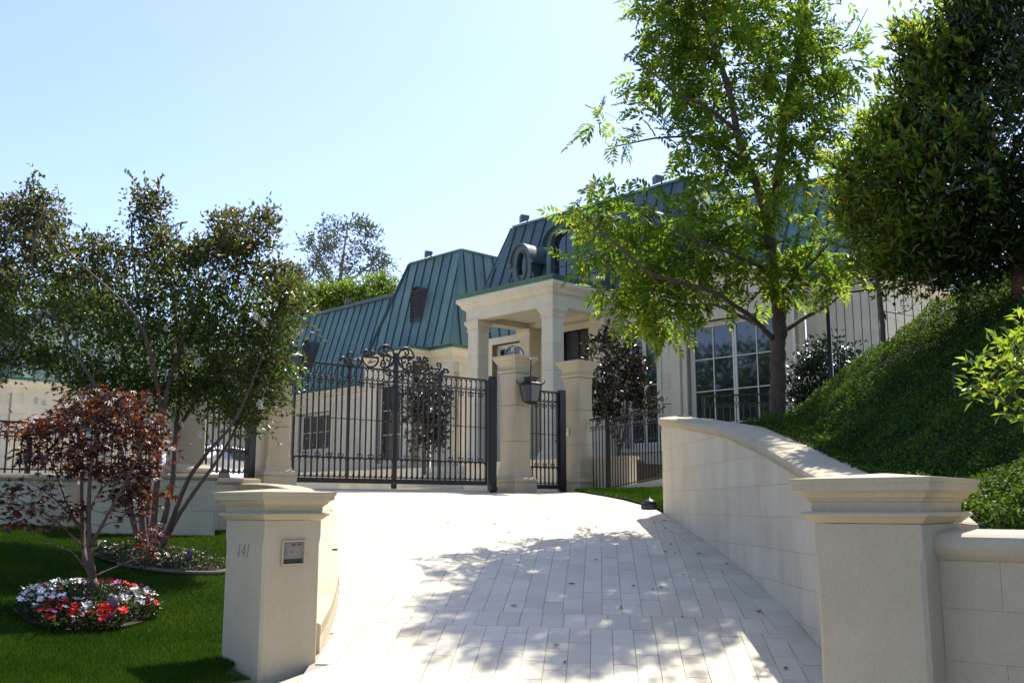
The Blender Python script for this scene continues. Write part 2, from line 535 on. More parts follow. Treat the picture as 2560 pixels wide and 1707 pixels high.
# strip of grass by the end of the curved wall
def strip_x(y):
    return (XR(y) - 0.01, interp(y, [15.3, 16.2, 18.0, 20.3, 20.7], [2.35, 2.75, 2.75, 1.95, 1.6]))
def zstrip(x, y):
    a, b = strip_x(y)
    t = min(1, max(0, (x - a) / max(0.05, b - a)))
    return zd(a, y) * (1 - t) + max(1.95, zd(a, y)) * t + 0.03
grid('grass_strip', strip_x, np.arange(15.3, 20.75, 0.2), 8, zstrip, 'turf')

# driveway: bedding sheet, then pavers
ys = np.concatenate([np.arange(3.2, 8, 0.4), np.arange(8, 21.4, 0.2)])
def drive_x(y):
    a = XL(y) if y < 16.9 else XL(y) - 0.3
    return (a - 0.02, XR(y) + 0.02)
drv = grid('driveway', drive_x, ys, 24, lambda x, y: zd(x, y) - 0.010, 'paver_joint')

def clip_half(poly_, p, nrm):
    out_ = []
    for i in range(len(poly_)):
        a, b = poly_[i], poly_[(i + 1) % len(poly_)]
        da = (a[0] - p[0]) * nrm[0] + (a[1] - p[1]) * nrm[1]
        db = (b[0] - p[0]) * nrm[0] + (b[1] - p[1]) * nrm[1]
        if da >= 0:
            out_.append(a)
        if (da >= 0) != (db >= 0):
            t = da / (da - db)
            out_.append((a[0] + (b[0] - a[0]) * t, a[1] + (b[1] - a[1]) * t))
    return out_

def slab(poly_, dz=0.0):
    n_ = len(poly_)
    V_ = [(x, y, zd(x, y) + dz) for x, y in poly_] + [(x, y, zd(x, y) - 0.03) for x, y in poly_]
    F_ = [tuple(range(n_))] + [(i, i + n_, (i + 1) % n_ + n_, (i + 1) % n_) for i in range(n_)]
    return V_, F_

def area(P):
    return 0.5 * abs(sum(P[i][0] * P[(i + 1) % len(P)][1] - P[(i + 1) % len(P)][0] * P[i][1] for i in range(len(P))))

ang = R(5)
ea, eb = np.array([math.cos(ang), -math.sin(ang)]), np.array([math.sin(ang), math.cos(ang)])
PW, GAP, BORD = 0.186, 0.0022, 0.24
pav = []
def inset_clip(P):
    cy = sum(p[1] for p in P) / len(P)
    for y in (cy - 0.15, cy + 0.15):
        for fx, sg, BORD in ((XL, 1, 0.01), (XR, -1, 0.24)):
            d = (fx(y + 0.2) - fx(y - 0.2)) / 0.4
            q = math.sqrt(1 + d * d)
            P = clip_half(P, (fx(y) + sg * BORD * q, y), (sg / q, -sg * d / q))
            if len(P) < 3:
                return P
    return P
col0, row_len = -30, 0.43
for ci in range(col0, 40):
    for bi in range(-2, 44):
        band = 9.22
        jit = lambda k: 0.035 * math.sin(ci * 12.9 + k * 7.7)
        b0 = 5.0 + bi * row_len + (0.215 if ci % 2 else 0.0) + jit(bi)
        b1 = b0 + row_len - jit(bi) + jit(bi + 1)
        a0 = ci * PW
        if b0 < band:
            a0 += 0.085
            b1 = min(b1, band)
        elif b0 < band + 0.40:
            b0 = max(b0, band + 0.40)
        if b1 - b0 < 0.02:
            continue
        P = []
        for a_, b_ in ((a0 + GAP, b0 + GAP), (a0 + PW - GAP, b0 + GAP), (a0 + PW - GAP, b1 - GAP), (a0 + GAP, b1 - GAP)):
            w_ = ea * a_ + eb * b_
            P.append((w_[0], w_[1]))
        cx, cy = sum(p[0] for p in P) / 4, sum(p[1] for p in P) / 4
        if not (5.2 < cy < 21.0) or cx < XL(cy) - 0.4 or cx > XR(cy) + 0.4:
            continue
        P = inset_clip(P)
        if len(P) >= 3 and area(P) > 0.0012:
            pav.append((cy, P))
# the cross band of pavers laid the other way
for k in range(-20, 20):
    a0 = k * 0.20 + 0.05
    P = [tuple(ea * a_ + eb * b_) for a_, b_ in ((a0 + GAP, 9.22 + GAP), (a0 + 0.20 - GAP, 9.22 + GAP), (a0 + 0.20 - GAP, 9.62 - GAP), (a0 + GAP, 9.62 - GAP))]
    P = inset_clip([(p[0], p[1]) for p in P])
    if len(P) >= 3 and area(P) > 0.0012:
        pav.append((9.4, P))
# border courses along both edges
for fx, sg, y_end in ((XR, -1, 20.6),):
    y = 7.0
    while y < y_end:
        d = (fx(y + 0.2) - fx(y)) / 0.2
        L = 0.45 / math.sqrt(1 + d * d)
        y2 = y + L
        P = []
        for yy, w_ in ((y + 0.004, 0.005), (y + 0.004, BORD - 0.004), (y2 - 0.004, BORD - 0.004), (y2 - 0.004, 0.005)):
            dd = (fx(yy + 0.15) - fx(yy - 0.15)) / 0.3
            q = math.sqrt(1 + dd * dd)
            P.append((fx(yy) + sg * w_ / q, yy - sg * w_ * dd / q))
        pav.append(((y + y2) / 2, P))
        y = y2
vis = sorted([p for p in pav if p[0] > 7.75], key=lambda p: p[0])
near, rest = vis[:300], vis[300:] + [p for p in pav if p[0] <= 7.75]
for cy, P in near:
    V_, F_ = slab(P, random.uniform(-0.0015, 0.0015))
    ob('paver', V_, F_, 'paver', drv)
mb = MB()
for cy, P in rest:
    mb.add(*slab(P, random.uniform(-0.0015, 0.0015)))
tag(mb.out('pavers_beyond', 'paver', drv), kind='stuff')


# ------------------------------------------------------------------ stone walls and piers
def arc_pts(fx, y0, y1, step=0.1):
    P = [np.array([fx(y), y]) for y in np.arange(y0, y1 + 1e-6, 0.02)]
    return np.array(P)

def resample(P, L):
    P = np.asarray(P, float)
    d = np.concatenate([[0], np.cumsum(np.linalg.norm(np.diff(P, axis=0), axis=1))])
    n_ = max(2, int(round(d[-1] / L)) + 1)
    t = np.linspace(0, d[-1], n_)
    return np.stack([np.interp(t, d, P[:, k]) for k in range(P.shape[1])], 1)

def normals2(P):
    T = np.gradient(P, axis=0)
    T /= np.linalg.norm(T, axis=1)[:, None]
    return T, np.stack([T[:, 1], -T[:, 0]], 1)       # right of travel

def curved_wall(parent, P, side, ztop, zbot, thick, bh, bl, mat='block'):
    """blocks in level courses on a curved face; face normal = side * right of travel"""
    d = np.concatenate([[0], np.cumsum(np.linalg.norm(np.diff(P, axis=0), axis=1))])
    T, N = normals2(P)
    def at_(s_):
        x = np.interp(s_, d, P[:, 0]); y = np.interp(s_, d, P[:, 1])
        nx = np.interp(s_, d, N[:, 0]); ny = np.interp(s_, d, N[:, 1])
        return np.array([x, y]), np.array([nx, ny]) * side
    L = d[-1]
    # core
    core = MB()
    S_ = np.linspace(0, L, 60)
    rows = []
    for s_ in S_:
        p, n_ = at_(s_)
        a, b = p - n_ * 0.006, p - n_ * thick
        zt, zb = ztop(p[1]) - 0.02, zbot(p[0], p[1]) - 0.3
        rows += [(a[0], a[1], zb), (a[0], a[1], zt), (b[0], b[1], zt), (b[0], b[1], zb)]
    F_ = []
    for i in range(len(S_) - 1):
        for j in range(4):
            F_.append((i * 4 + j, i * 4 + (j + 1) % 4, (i + 1) * 4 + (j + 1) % 4, (i + 1) * 4 + j))
    F_ += [(0, 1, 2, 3), tuple((len(S_) - 1) * 4 + j for j in (3, 2, 1, 0))]
    core.add(rows, F_)
    c_ = core.out('core', 'joint_fine', parent)
    zmin = min(zbot(*at_(s_)[0]) for s_ in S_)
    zmax = max(ztop(at_(s_)[0][1]) for s_ in S_)
    k = 0
    z = math.floor(zmin / bh) * bh
    g = 0.0014
    while z < zmax:
        s_ = -bl * (0.5 if k % 2 else 0.0) - random.uniform(0, 0.1)
        while s_ < L:
            l_ = bl * random.uniform(0.85, 1.15)
            a, b = max(0, s_ + g), min(L, s_ + l_ - g)
            s_ += l_
            if b - a < 0.05:
                continue
            Vb = []
            ok = False
            m_ = 4
            for q in np.linspace(a, b, m_):
                p, n_ = at_(q)
                zt = min(z + bh - g, ztop(p[1]))
                zb = max(z + g, zbot(p[0], p[1]) - 0.06)
                if zt - zb > 0.03:
                    ok = True
                zt = max(zt, zb + 0.002)
                f, bk = p, p - n_ * 0.06
                Vb += [(f[0], f[1], zb), (f[0], f[1], zt), (bk[0], bk[1], zt), (bk[0], bk[1], zb)]
            if not ok:
                continue
            Fb = [(0, 1, 2, 3), tuple((m_ - 1) * 4 + j for j in (3, 2, 1, 0))]
            for i in range(m_ - 1):
                for j in range(4):
                    Fb.append((i * 4 + j, i * 4 + (j + 1) % 4, (i + 1) * 4 + (j + 1) % 4, (i + 1) * 4 + j))
            ob('block', Vb, Fb, mat, parent)
        z += bh
        k += 1
    return at_, L

COPE = [(0.0, -0.03), (0.012, -0.025), (0.035, 0.0), (0.05, 0.03), (0.052, 0.055), (0.04, 0.085), (0.015, 0.10), (-0.22, 0.118), (-0.46, 0.10), (-0.48, 0.02), (-0.46, -0.03)]
def coping(parent, P3, side, seg=0.95, prof=COPE, mat='pier'):
    P3 = resample(P3, 0.1)
    n_ = len(P3)
    step = max(2, int(seg / 0.1))
    i = 0
    while i < n_ - 1:
        j = min(n_ - 1, i + step)
        if n_ - 1 - j < 3:
            j = n_ - 1
        seg_ = P3[i:j + 1].copy()
        d0 = seg_[1] - seg_[0]
        if i > 0:
            seg_[0] += d0 / np.linalg.norm(d0) * 0.003
        mb_ = MB().sweep(seg_, prof, side)
        mb_.out('coping_stone', mat, parent, False)
        i = j

# curved retaining wall on the right
rw = thing('retaining_wall', (2.5, 10, 0.7), 'curved pale limestone retaining wall climbing beside the driveway below the green bank', 'wall')
PR = arc_pts(XR, 5.6, 15.6)
PR = smooth_path(PR[::40], 200)
# the far end of the wall turns back in a tight curve
endc = [PR[-1] + np.array([0.02, 0.10]), PR[-1] + np.array([0.11, 0.19]), PR[-1] + np.array([0.24, 0.22])]
PRe = np.vstack([PR, endc])
curved_wall(rw, resample(PRe, 0.06), -1, lambda y: walltop(min(y, 15.6)) - 0.10, lambda x, y: zd(min(x, XR(min(y, 15.6))), min(y, 15.6)), 0.40, 0.31, 0.62)
P3 = np.array([(x, y, walltop(min(y, 15.6)) - 0.10) for x, y in PRe])
coping(rw, P3, -1)

# curved wall on the left of the driveway
lw = thing('kerb_wall', (-1.9, 11, 0.9), 'low curved limestone wall running uphill behind the pier with the keypad', 'wall')
def lwtop(y):
    return interp(y, [8.5, 10, 12, 13.6, 14.7, 16.3], [0.68, 0.98, 1.42, 1.72, 1.92, 2.05])
PL = arc_pts(XL, 8.62, 15.3)
PL = smooth_path(PL[::30], 120)
PL = np.vstack([PL, [(-3.45, 15.62), (-3.8, 15.85), (-4.15, 15.9)]])
curved_wall(lw, resample(PL, 0.06), 1, lambda y: lwtop(y) - 0.1, lambda x, y: zd(x, y), 0.34, 0.20, 0.75)
LC = [(0.0, -0.02), (0.004, 0.0), (0.004, 0.07), (-0.012, 0.085), (-0.19, 0.092), (-0.34, 0.085), (-0.36, 0.07), (-0.36, -0.02)]
coping(lw, np.array([(x, y, lwtop(y) - 0.1) for x, y in PL]), 1, 0.9, LC)

# entrance piers
def entrance_pier(name, c, ztop, zbase, label, rz):
    t = thing(name, (c[0], c[1], zbase), label, 'pier')
    h = 0.275
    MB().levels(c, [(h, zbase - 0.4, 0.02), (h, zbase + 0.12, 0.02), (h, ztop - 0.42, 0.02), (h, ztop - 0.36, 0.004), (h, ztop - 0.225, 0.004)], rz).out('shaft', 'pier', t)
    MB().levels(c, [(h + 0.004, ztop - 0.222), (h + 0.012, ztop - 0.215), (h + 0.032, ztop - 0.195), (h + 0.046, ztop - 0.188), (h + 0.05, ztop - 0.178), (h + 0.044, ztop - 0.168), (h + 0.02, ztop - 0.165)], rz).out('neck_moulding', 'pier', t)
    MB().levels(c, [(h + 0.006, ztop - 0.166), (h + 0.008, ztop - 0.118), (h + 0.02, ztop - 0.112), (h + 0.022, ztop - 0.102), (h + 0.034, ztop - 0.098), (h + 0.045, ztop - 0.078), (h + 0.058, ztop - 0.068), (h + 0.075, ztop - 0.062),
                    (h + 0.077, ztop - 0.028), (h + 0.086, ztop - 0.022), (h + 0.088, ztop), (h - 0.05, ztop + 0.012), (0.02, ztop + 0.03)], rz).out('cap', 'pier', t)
    return t
RZ = R(-42)
pier_l = entrance_pier('entrance_pier', (-1.973, 8.42), 1.765, 0.30, 'square limestone entrance pier with house number and keypad at left of driveway', RZ)
pier_r = entrance_pier('entrance_pier', (1.947, 5.27), 1.79, 0.05, 'square limestone entrance pier with moulded cap nearest the camera at right', RZ)

# house number on the left face, keypad on the right face of the left pier
a42 = R(42)
dr = np.array([math.sin(a42), math.cos(a42), 0])            # along the right face, going away
dl = np.array([-math.cos(a42), math.sin(a42), 0])           # along the left face, going away
corner = np.array([-1.973, 8.42, 0]) - 0.275 * dr - 0.275 * dl
cu = bpy.data.curves.new('number', 'FONT')
cu.body = '141'
cu.size = 0.155
cu.shear = 0.22
cu.extrude = 0.0015
cu.align_x = 'CENTER'
tmp = bpy.data.objects.new('tmp', cu)
COL.objects.link(tmp)
dg = bpy.context.evaluated_depsgraph_get()
me = bpy.data.meshes.new_from_object(tmp.evaluated_get(dg))
bpy.data.objects.remove(tmp)
tv = np.array([v_.co[:] for v_ in me.vertices])
tf = [tuple(p.vertices) for p in me.polygons]
org = corner + dl * 0.29 + np.array([0, 0, 1.245])
nl = -dr
W = org + np.outer(tv[:, 0] * 0.80, -dl) + np.outer(tv[:, 1], [0, 0, 1]) + np.outer(tv[:, 2] + 0.0012, nl)
ob('house_number', W, tf, 'engrave', pier_l)
nr = -dl
kp0 = corner + dr * 0.16 + np.array([0, 0, 1.185])
def kbox(a0, a1, z0, z1, d0, d1, name, mat, par):
    mb_ = MB().par(kp0 + dr * a0 + np.array([0, 0, z0]) + nr * d0, dr * (a1 - a0), nr * (d1 - d0), np.array([0, 0, z1 - z0]))
    return mb_.out(name, mat, par)
panel = kbox(0, 0.235, 0, 0.195, -0.002, 0.004, 'keypad', 'steel', pier_l)
for q in ((0, 0.235, 0.183, 0.195), (0, 0.235, 0, 0.012), (0, 0.012, 0.0121, 0.1829), (0.213, 0.235, 0.0121, 0.1829)):
    kbox(q[0], q[1], q[2], q[3], 0.0041, 0.022, 'frame', 'pier', panel)
kbox(0.016, 0.205, 0.150, 0.178, 0.0042, 0.008, 'display_strip', 'keyplate', panel)
kbox(0.016, 0.19, 0.062, 0.146, 0.0042, 0.007, 'face_plate', 'keyplate', panel)
kbox(0.012, 0.205, 0.014, 0.05, 0.0042, 0.005, 'slot', 'darkdot', panel)
for i in range(3):
    for j in range(4):
        kbox(0.024 + i * 0.012, 0.032 + i * 0.012, 0.072 + j * 0.017, 0.083 + j * 0.017, 0.0071, 0.010, 'button', 'steel', panel)
kbox(0.095, 0.105, 0.098, 0.108, 0.0071, 0.010, 'lens', 'darkdot', panel)
for i in range(7):
    if i != 3:
        kbox(0.095 + i * 0.014, 0.105 + i * 0.014, 0.157, 0.169, 0.0081, 0.009, 'mark', 'darkdot', panel)

# frontage wall to the right of the near pier
fw = thing('frontage_wall', (2.6, 4.6, 0), 'shaded limestone block wall with rounded coping joining the near right pier', 'wall')
fd = np.array([math.cos(a42), -math.sin(a42), 0])
fn = np.array([-math.sin(a42), -math.cos(a42), 0])
f0 = np.array([1.947, 5.27, 0]) + fd * 0.276 + fn * 0.08
MB().par(f0 - fn * 0.003 + [0, 0, -0.3], fd * 3, -fn * 0.28, [0, 0, 1.72]).out('core', 'joint_fine', fw)
for k in range(6):
    z = -0.06 + k * 0.245
    s_ = -0.28 * (k % 2)
    while s_ < 3:
        a, b = max(0, s_ + 0.001), min(3, s_ + 0.559)
        zt = min(z + 0.243, 1.415)
        if zt > z:
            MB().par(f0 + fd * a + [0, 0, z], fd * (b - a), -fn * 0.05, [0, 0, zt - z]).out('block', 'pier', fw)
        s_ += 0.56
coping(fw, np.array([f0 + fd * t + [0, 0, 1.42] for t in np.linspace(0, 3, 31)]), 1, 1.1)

# gate pillars
def gate_pillar(c, zb, zt, label, tall=True):
    t = thing('gate_pillar', (c[0], c[1], zb), label, 'pillar', 'stone gate pillars')
    rz = R(45)
    h = 0.222
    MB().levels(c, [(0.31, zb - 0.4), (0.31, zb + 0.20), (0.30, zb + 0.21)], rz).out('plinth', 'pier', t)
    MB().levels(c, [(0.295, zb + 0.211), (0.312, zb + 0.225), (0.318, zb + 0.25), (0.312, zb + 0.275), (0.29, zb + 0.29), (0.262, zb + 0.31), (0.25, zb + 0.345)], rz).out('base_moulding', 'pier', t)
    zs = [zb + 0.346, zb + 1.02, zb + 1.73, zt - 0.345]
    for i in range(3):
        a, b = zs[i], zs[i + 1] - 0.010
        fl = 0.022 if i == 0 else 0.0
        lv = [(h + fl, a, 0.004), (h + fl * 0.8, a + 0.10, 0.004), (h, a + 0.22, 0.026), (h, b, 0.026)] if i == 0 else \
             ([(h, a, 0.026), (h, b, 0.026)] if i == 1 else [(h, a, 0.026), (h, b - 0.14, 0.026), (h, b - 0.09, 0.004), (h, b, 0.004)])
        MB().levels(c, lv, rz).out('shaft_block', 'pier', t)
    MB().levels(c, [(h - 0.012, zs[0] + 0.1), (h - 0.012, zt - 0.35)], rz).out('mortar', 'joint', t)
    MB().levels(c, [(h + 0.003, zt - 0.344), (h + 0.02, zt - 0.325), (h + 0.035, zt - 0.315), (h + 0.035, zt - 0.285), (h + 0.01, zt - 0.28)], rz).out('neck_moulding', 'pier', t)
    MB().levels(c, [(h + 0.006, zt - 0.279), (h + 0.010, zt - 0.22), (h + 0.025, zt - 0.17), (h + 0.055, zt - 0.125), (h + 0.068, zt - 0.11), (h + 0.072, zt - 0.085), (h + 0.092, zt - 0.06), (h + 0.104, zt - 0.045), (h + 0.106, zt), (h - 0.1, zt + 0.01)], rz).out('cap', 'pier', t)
    return t
PILL = {'l': (-3.99, 16.66), '1': (0.06, 19.97), '2': (1.385, 20.98)}
gate_pillar(PILL['l'], 1.93, 4.62, 'limestone gate pillar at left of the double gate, half hidden by the leafy tree')
gate_pillar(PILL['1'], 1.90, 4.62, 'limestone gate pillar with black lantern between double gate and small gate')
gate_pillar(PILL['2'], 1.90, 4.66, 'limestone gate pillar with ivory call box right of the small gate')

# low wall on the left, under the fence, with a projecting block
wd = np.array([0.7193, 0.6947, 0])
wn_ = np.array([0.6947, -0.7193, 0])       # faces the lawn
W0 = np.array([-6.65, 13.2, 0])
def wallpiece(parent, s0, s1, off, zt, zb=0.9, bh=0.34, bl=0.7, name='block'):
    MB().par(W0 + wd * s0 + wn_ * (off - 0.012) + [0, 0, zb], wd * (s1 - s0), -wn_ * 0.4, [0, 0, zt - zb - 0.01]).out('core', 'joint_fine', parent)
    k = 0
    z = zb
    while z < zt:
        s_ = s0 - (bl / 2 if k % 2 else 0)
        while s_ < s1:
            a, b = max(s0, s_ + 0.002), min(s1, s_ + bl - 0.002)
            if b - a > 0.03:
                MB().par(W0 + wd * a + wn_ * off + [0, 0, z + 0.002], wd * (b - a), -wn_ * 0.06, [0, 0, min(bh, zt - z) - 0.004]).out(name, 'block', parent)
            s_ += bl
        z += bh
        k += 1
ll = thing('garden_wall', (-6, 13.5, 1.3), 'low limestone garden wall behind the lawn carrying the iron fence', 'wall')
wallpiece(ll, -3.0, 0.95, 0.0, 2.0)
wallpiece(ll, 2.75, 3.75, 0.0, 2.0)
WC = [(0.0, -0.02), (0.03, 0.0), (0.04, 0.03), (0.03, 0.07), (-0.16, 0.085), (-0.42, 0.07), (-0.42, -0.02)]
coping(ll, np.array([W0 + wd * t + [0, 0, 2.0] for t in np.linspace(-3, 0.949, 40)]), 1, 1.1, WC)
coping(ll, np.array([W0 + wd * t + [0, 0, 2.0] for t in np.linspace(2.751, 3.75, 12)]), 1, 1.1, WC)
pb = thing('fence_plinth', (-5.2, 13.9, 1.3), 'broad limestone wall block behind the maple with a column at its end', 'wall')
wallpiece(pb, 0.96, 2.74, 0.55, 2.04)
MB().par(W0 + wd * 0.951 + wn_ * 0.16 + [0, 0, 0.9], wd * 1.798, wn_ * 0.37, [0, 0, 1.135]).out('core', 'block', pb)
coping(pb, np.array([W0 + wd * t + wn_ * 0.55 + [0, 0, 2.04] for t in np.linspace(0.96, 2.74, 18)]), 1, 1.1, WC)
cc = W0 + wd * 2.38 + wn_ * 0.24
tcol = thing('fence_column', (cc[0], cc[1], 2.13), 'limestone fence column behind the crape myrtle stems', 'column')
for nm, pr in (('base_moulding', [(0.26, 2.12), (0.285, 2.14), (0.29, 2.17), (0.28, 2.20), (0.25, 2.22), (0.225, 2.25)]),
               ('shaft', [(0.205, 2.251, 0.02), (0.205, 4.0, 0.02)]),
               ('cap', [(0.21, 4.001), (0.24, 4.05), (0.22, 4.06), (0.23, 4.15), (0.29, 4.25), (0.30, 4.33), (0.1, 4.35)])):
    MB().levels((cc[0], cc[1]), pr, R(45)).out(nm, 'pier', tcol)


# ------------------------------------------------------------------ wrought iron
def frame(p0, p1):
    p0, p1 = np.asarray(p0, float), np.asarray(p1, float)
    d = p1 - p0
    L = np.linalg.norm(d)
    g_ = np.array([d[0] / L, d[1] / L, 0])
    n_ = np.array([g_[1], -g_[0], 0])
    def f(s_, z, q=0.0):
        return np.array([p0[0], p0[1], 0]) + g_ * s_ + n_ * q + np.array([0, 0, z])
    return f, L, g_, n_, math.atan2(g_[1], g_[0])

def picket_mesh(name, h, knots, r=0.0115, rk=0.022):
    mb_ = MB().par((-r, -r, 0), (2 * r, 0, 0), (0, 2 * r, 0), (0, 0, h))
    for z in knots:
        mb_.lathe((0, 0), [(0.008, z - 0.035), (0.012, z - 0.026), (0.012, z - 0.018), (0.009, z - 0.014), (rk, z), (0.009, z + 0.014), (0.012, z + 0.018), (0.012, z + 0.026), (0.008, z + 0.035)], 6)
    return mesh_of(name, mb_.v, mb_.f, 'iron')

def ring_mesh(name, w, h, r=0.0125, n=16):
    """upright stadium ring in the local xz plane"""
    P = []
    rad = w / 2
    for k in range(n + 1):
        a = 2 * math.pi * k / n
        x, z = rad * math.cos(a), rad * math.sin(a)
        z += (h / 2 - rad) * (1 if math.sin(a) >= 0 else -1)
        P.append((x, 0, z))
    V_, F_ = tube_geo(P, r, 5, False)
    return mesh_of(name, V_, F_, 'iron')

def spiral(c, r0, r1, a0, turns, n=26):
    """points (s, z) of a spiral from radius r0 at angle a0 to radius r1"""
    P = []
    for k in range(n):
        t = k / (n - 1)
        a = a0 + turns * 2 * math.pi * t
        r_ = r0 + (r1 - r0) * t ** 0.8
        P.append((c[0] + r_ * math.cos(a), c[1] + r_ * math.sin(a)))
    return P

def scroll_c(w, up=1, n=12):
    """a small C scroll pair rising from a rail at local 0,0"""
    out_ = []
    for sg in (-1, 1):
        P = [(0.004 * sg, 0.0)]
        for k in range(n):
            t = k / (n - 1)
            a = -math.pi * 0.5 + 1.5 * math.pi * t
            r_ = w * (1 - 0.55 * t)
            P.append((sg * (w * 0.75 + r_ * math.cos(a) * 0.75), up * (w * 0.95 + r_ * math.sin(a) * 0.95)))
        out_.append(P)
    return out_

def scroll_mesh(name, w, up=1):
    mb_ = MB()
    for P in scroll_c(w, up):
        mb_.tube([(x, 0, z) for x, z in P], 0.0095, 5)
    return mesh_of(name, mb_.v, mb_.f, 'iron')

def bar(f, s0, z0, s1, z1, w, d, q=0.0):
    """rectangular bar in the plane of a panel"""
    a, b = f(s0, z0, q), f(s1, z1, q)
    t = (b - a)
    n_ = f(0, 0, 1) - f(0, 0, 0)
    side = np.cross(t / np.linalg.norm(t), n_)
    return MB().par(a - side * w / 2 - n_ * d / 2, t, side * w, n_ * d)

def fancy_panel(parent, f, rz, divs, zb, zt, zmid=None, rings_top=True, bottom=True, seed=0):
    """pickets, rings and scrolls between stiles; divs = list of (s0, s1, count)"""
    zr1, zr2 = zt - 0.215, zt - 0.27          # double rail under the ring frieze
    zarch = zb + 0.36
    h = zr1 - zb
    kn = [0.55, 0.65] if bottom else []
    up = [zt - zb - 0.50, zt - zb - 0.60]
    mA = picket_mesh('picket', h, ([kn[0]] if kn else []) + [up[0]])
    mB = picket_mesh('picket', h, ([kn[1]] if kn else []) + [up[1]])
    for s0, s1, cnt in divs:
        sp = (s1 - s0) / cnt
        mr = ring_mesh('ring', sp * 0.86, 0.20)
        ma = ring_mesh('arch_ring', sp * 0.88, 0.33)
        ms_up = scroll_mesh('scroll', sp * 0.34, 1)
        ms_dn = scroll_mesh('scroll', sp * 0.34, -1)
        for i in range(cnt):
            if i > 0:
                inst('picket', mA if i % 2 else mB, f(s0 + sp * i, zb), parent, (0, 0, rz))
                if i % 2 == 0:
                    if bottom:
                        inst('scroll', ms_up, f(s0 + sp * i, zarch + 0.008), parent, (0, 0, rz))
                    inst('scroll', ms_dn, f(s0 + sp * i, zr2 - 0.008), parent, (0, 0, rz))
            inst('ring', mr, f(s0 + sp * (i + 0.5), zt - 0.108), parent, (0, 0, rz))
            if bottom:
                inst('arch_ring', ma, f(s0 + sp * (i + 0.5), zb + 0.19), parent, (0, 0, rz))
    a, b = divs[0][0], divs[-1][1]
    for z, w in ((zt, 0.026), (zr1, 0.015), (zr2, 0.015)) + (((zarch, 0.014),) if bottom else ()) + (((zmid, 0.014),) if zmid else ()):
        bar(f, a, z, b, z, w, 0.022, 0.001).out('rail', 'iron', parent)

def crest(parent, f, s_mid, sg, z0):
    """scrolled crest on one gate leaf; s grows away from the meeting stile with sign sg"""
    def T(P, r_=0.010, nm='crest_scroll'):
        P3_ = [f(s_mid + sg * x, z0 + z, 0.0) for x, z in P]
        MB().tube(P3_, r_ * 1.8, 6).out(nm, 'iron', parent, True)
    # big loop next to the stile
    P = [(0.045, 0.23)] + [(0.20 + 0.175 * math.cos(a), 0.24 + 0.20 * math.sin(a)) for a in np.linspace(0.05 * math.pi, 1.32 * math.pi, 26)] + [(0.17, 0.05), (0.26, 0.02), (0.31, 0.06), (0.30, 0.12)]
    T(P, 0.0115)
    T(spiral((0.20, 0.345), 0.085, 0.02, 0.9 * math.pi, -1.05), 0.010)
    T(spiral((0.155, 0.20), 0.115, 0.028, -0.35 * math.pi, 1.15), 0.0105)
    T(spiral((0.275, 0.26), 0.055, 0.015, 0.2 * math.pi, -1.1), 0.009)
    T(spiral((0.265, 0.115), 0.065, 0.018, -0.6 * math.pi, -1.1), 0.009)
    # middle bowl
    P = [(0.36, 0.20)] + [(0.53 + 0.17 * math.cos(a), 0.185 + 0.17 * math.sin(a)) for a in np.linspace(0, -math.pi, 18)] + [(0.695, 0.24), (0.66, 0.30), (0.60, 0.315)]
    T(P, 0.011)
    T(spiral((0.605, 0.265), 0.055, 0.014, 0.5 * math.pi, -1.2), 0.009)
    T(spiral((0.475, 0.265), 0.062, 0.016, -0.4 * math.pi, 1.25), 0.009)
    T([(0.42, 0.13), (0.52, 0.10), (0.56, 0.12), (0.52, 0.14), (0.48, 0.11), (0.58, 0.08)], 0.006)
    # outer bowl
    P = [(0.70, 0.10)] + [(0.83 + 0.13 * math.cos(a), 0.12 + 0.115 * math.sin(a)) for a in np.linspace(-0.05, -math.pi * 0.95, 14)] + [(0.71, 0.17)]
    T([(x, z) for x, z in P], 0.010)
    P = [(0.86, 0.008), (0.93, 0.06), (0.985, 0.14), (0.985, 0.20), (0.945, 0.235), (0.905, 0.21), (0.915, 0.165), (0.945, 0.165)]
    T(smooth_path(P, 22), 0.010)
    T(spiral((0.795, 0.115), 0.038, 0.012, 0.5 * math.pi, 1.1), 0.008)
    # leaf finial at the end
    P = [(0.96, 0.012), (1.03, 0.05), (1.06, 0.11), (1.10, 0.13), (1.15, 0.09), (1.17, 0.05)]
    q = smooth_path(P, 12)
    T(q, 0.016, 'finial')
    T(spiral((1.03, 0.05), 0.045, 0.015, 0, 1.0), 0.012, 'finial')
    # small scrolls hanging under the top rail beside the stile
    T(spiral((0.085, 0.10), 0.05, 0.012, -0.2 * math.pi, 1.1), 0.009)
    P = [(0.04, -0.02), (0.06, 0.06)]
    T(spiral((0.16, -0.05), 0.10, 0.02, 0.05 * math.pi, 1.25), 0.009)
    T(spiral((0.085, -0.115), 0.055, 0.014, 0.5 * math.pi, -1.3), 0.009)
    # long S beside the stile
    P = [(0.03, -0.30), (0.10, -0.34), (0.12, -0.40), (0.085, -0.44), (0.12, -0.48), (0.12, -0.62), (0.11, -0.70), (0.06, -0.72), (0.05, -0.67)]
    T(smooth_path(P, 24), 0.008)
    P = [(0.03, -0.72), (0.13, -0.80), (0.16, -0.88), (0.13, -0.96), (0.08, -0.97), (0.065, -0.92), (0.09, -0.90)]
    T(smooth_path(P, 24), 0.008)

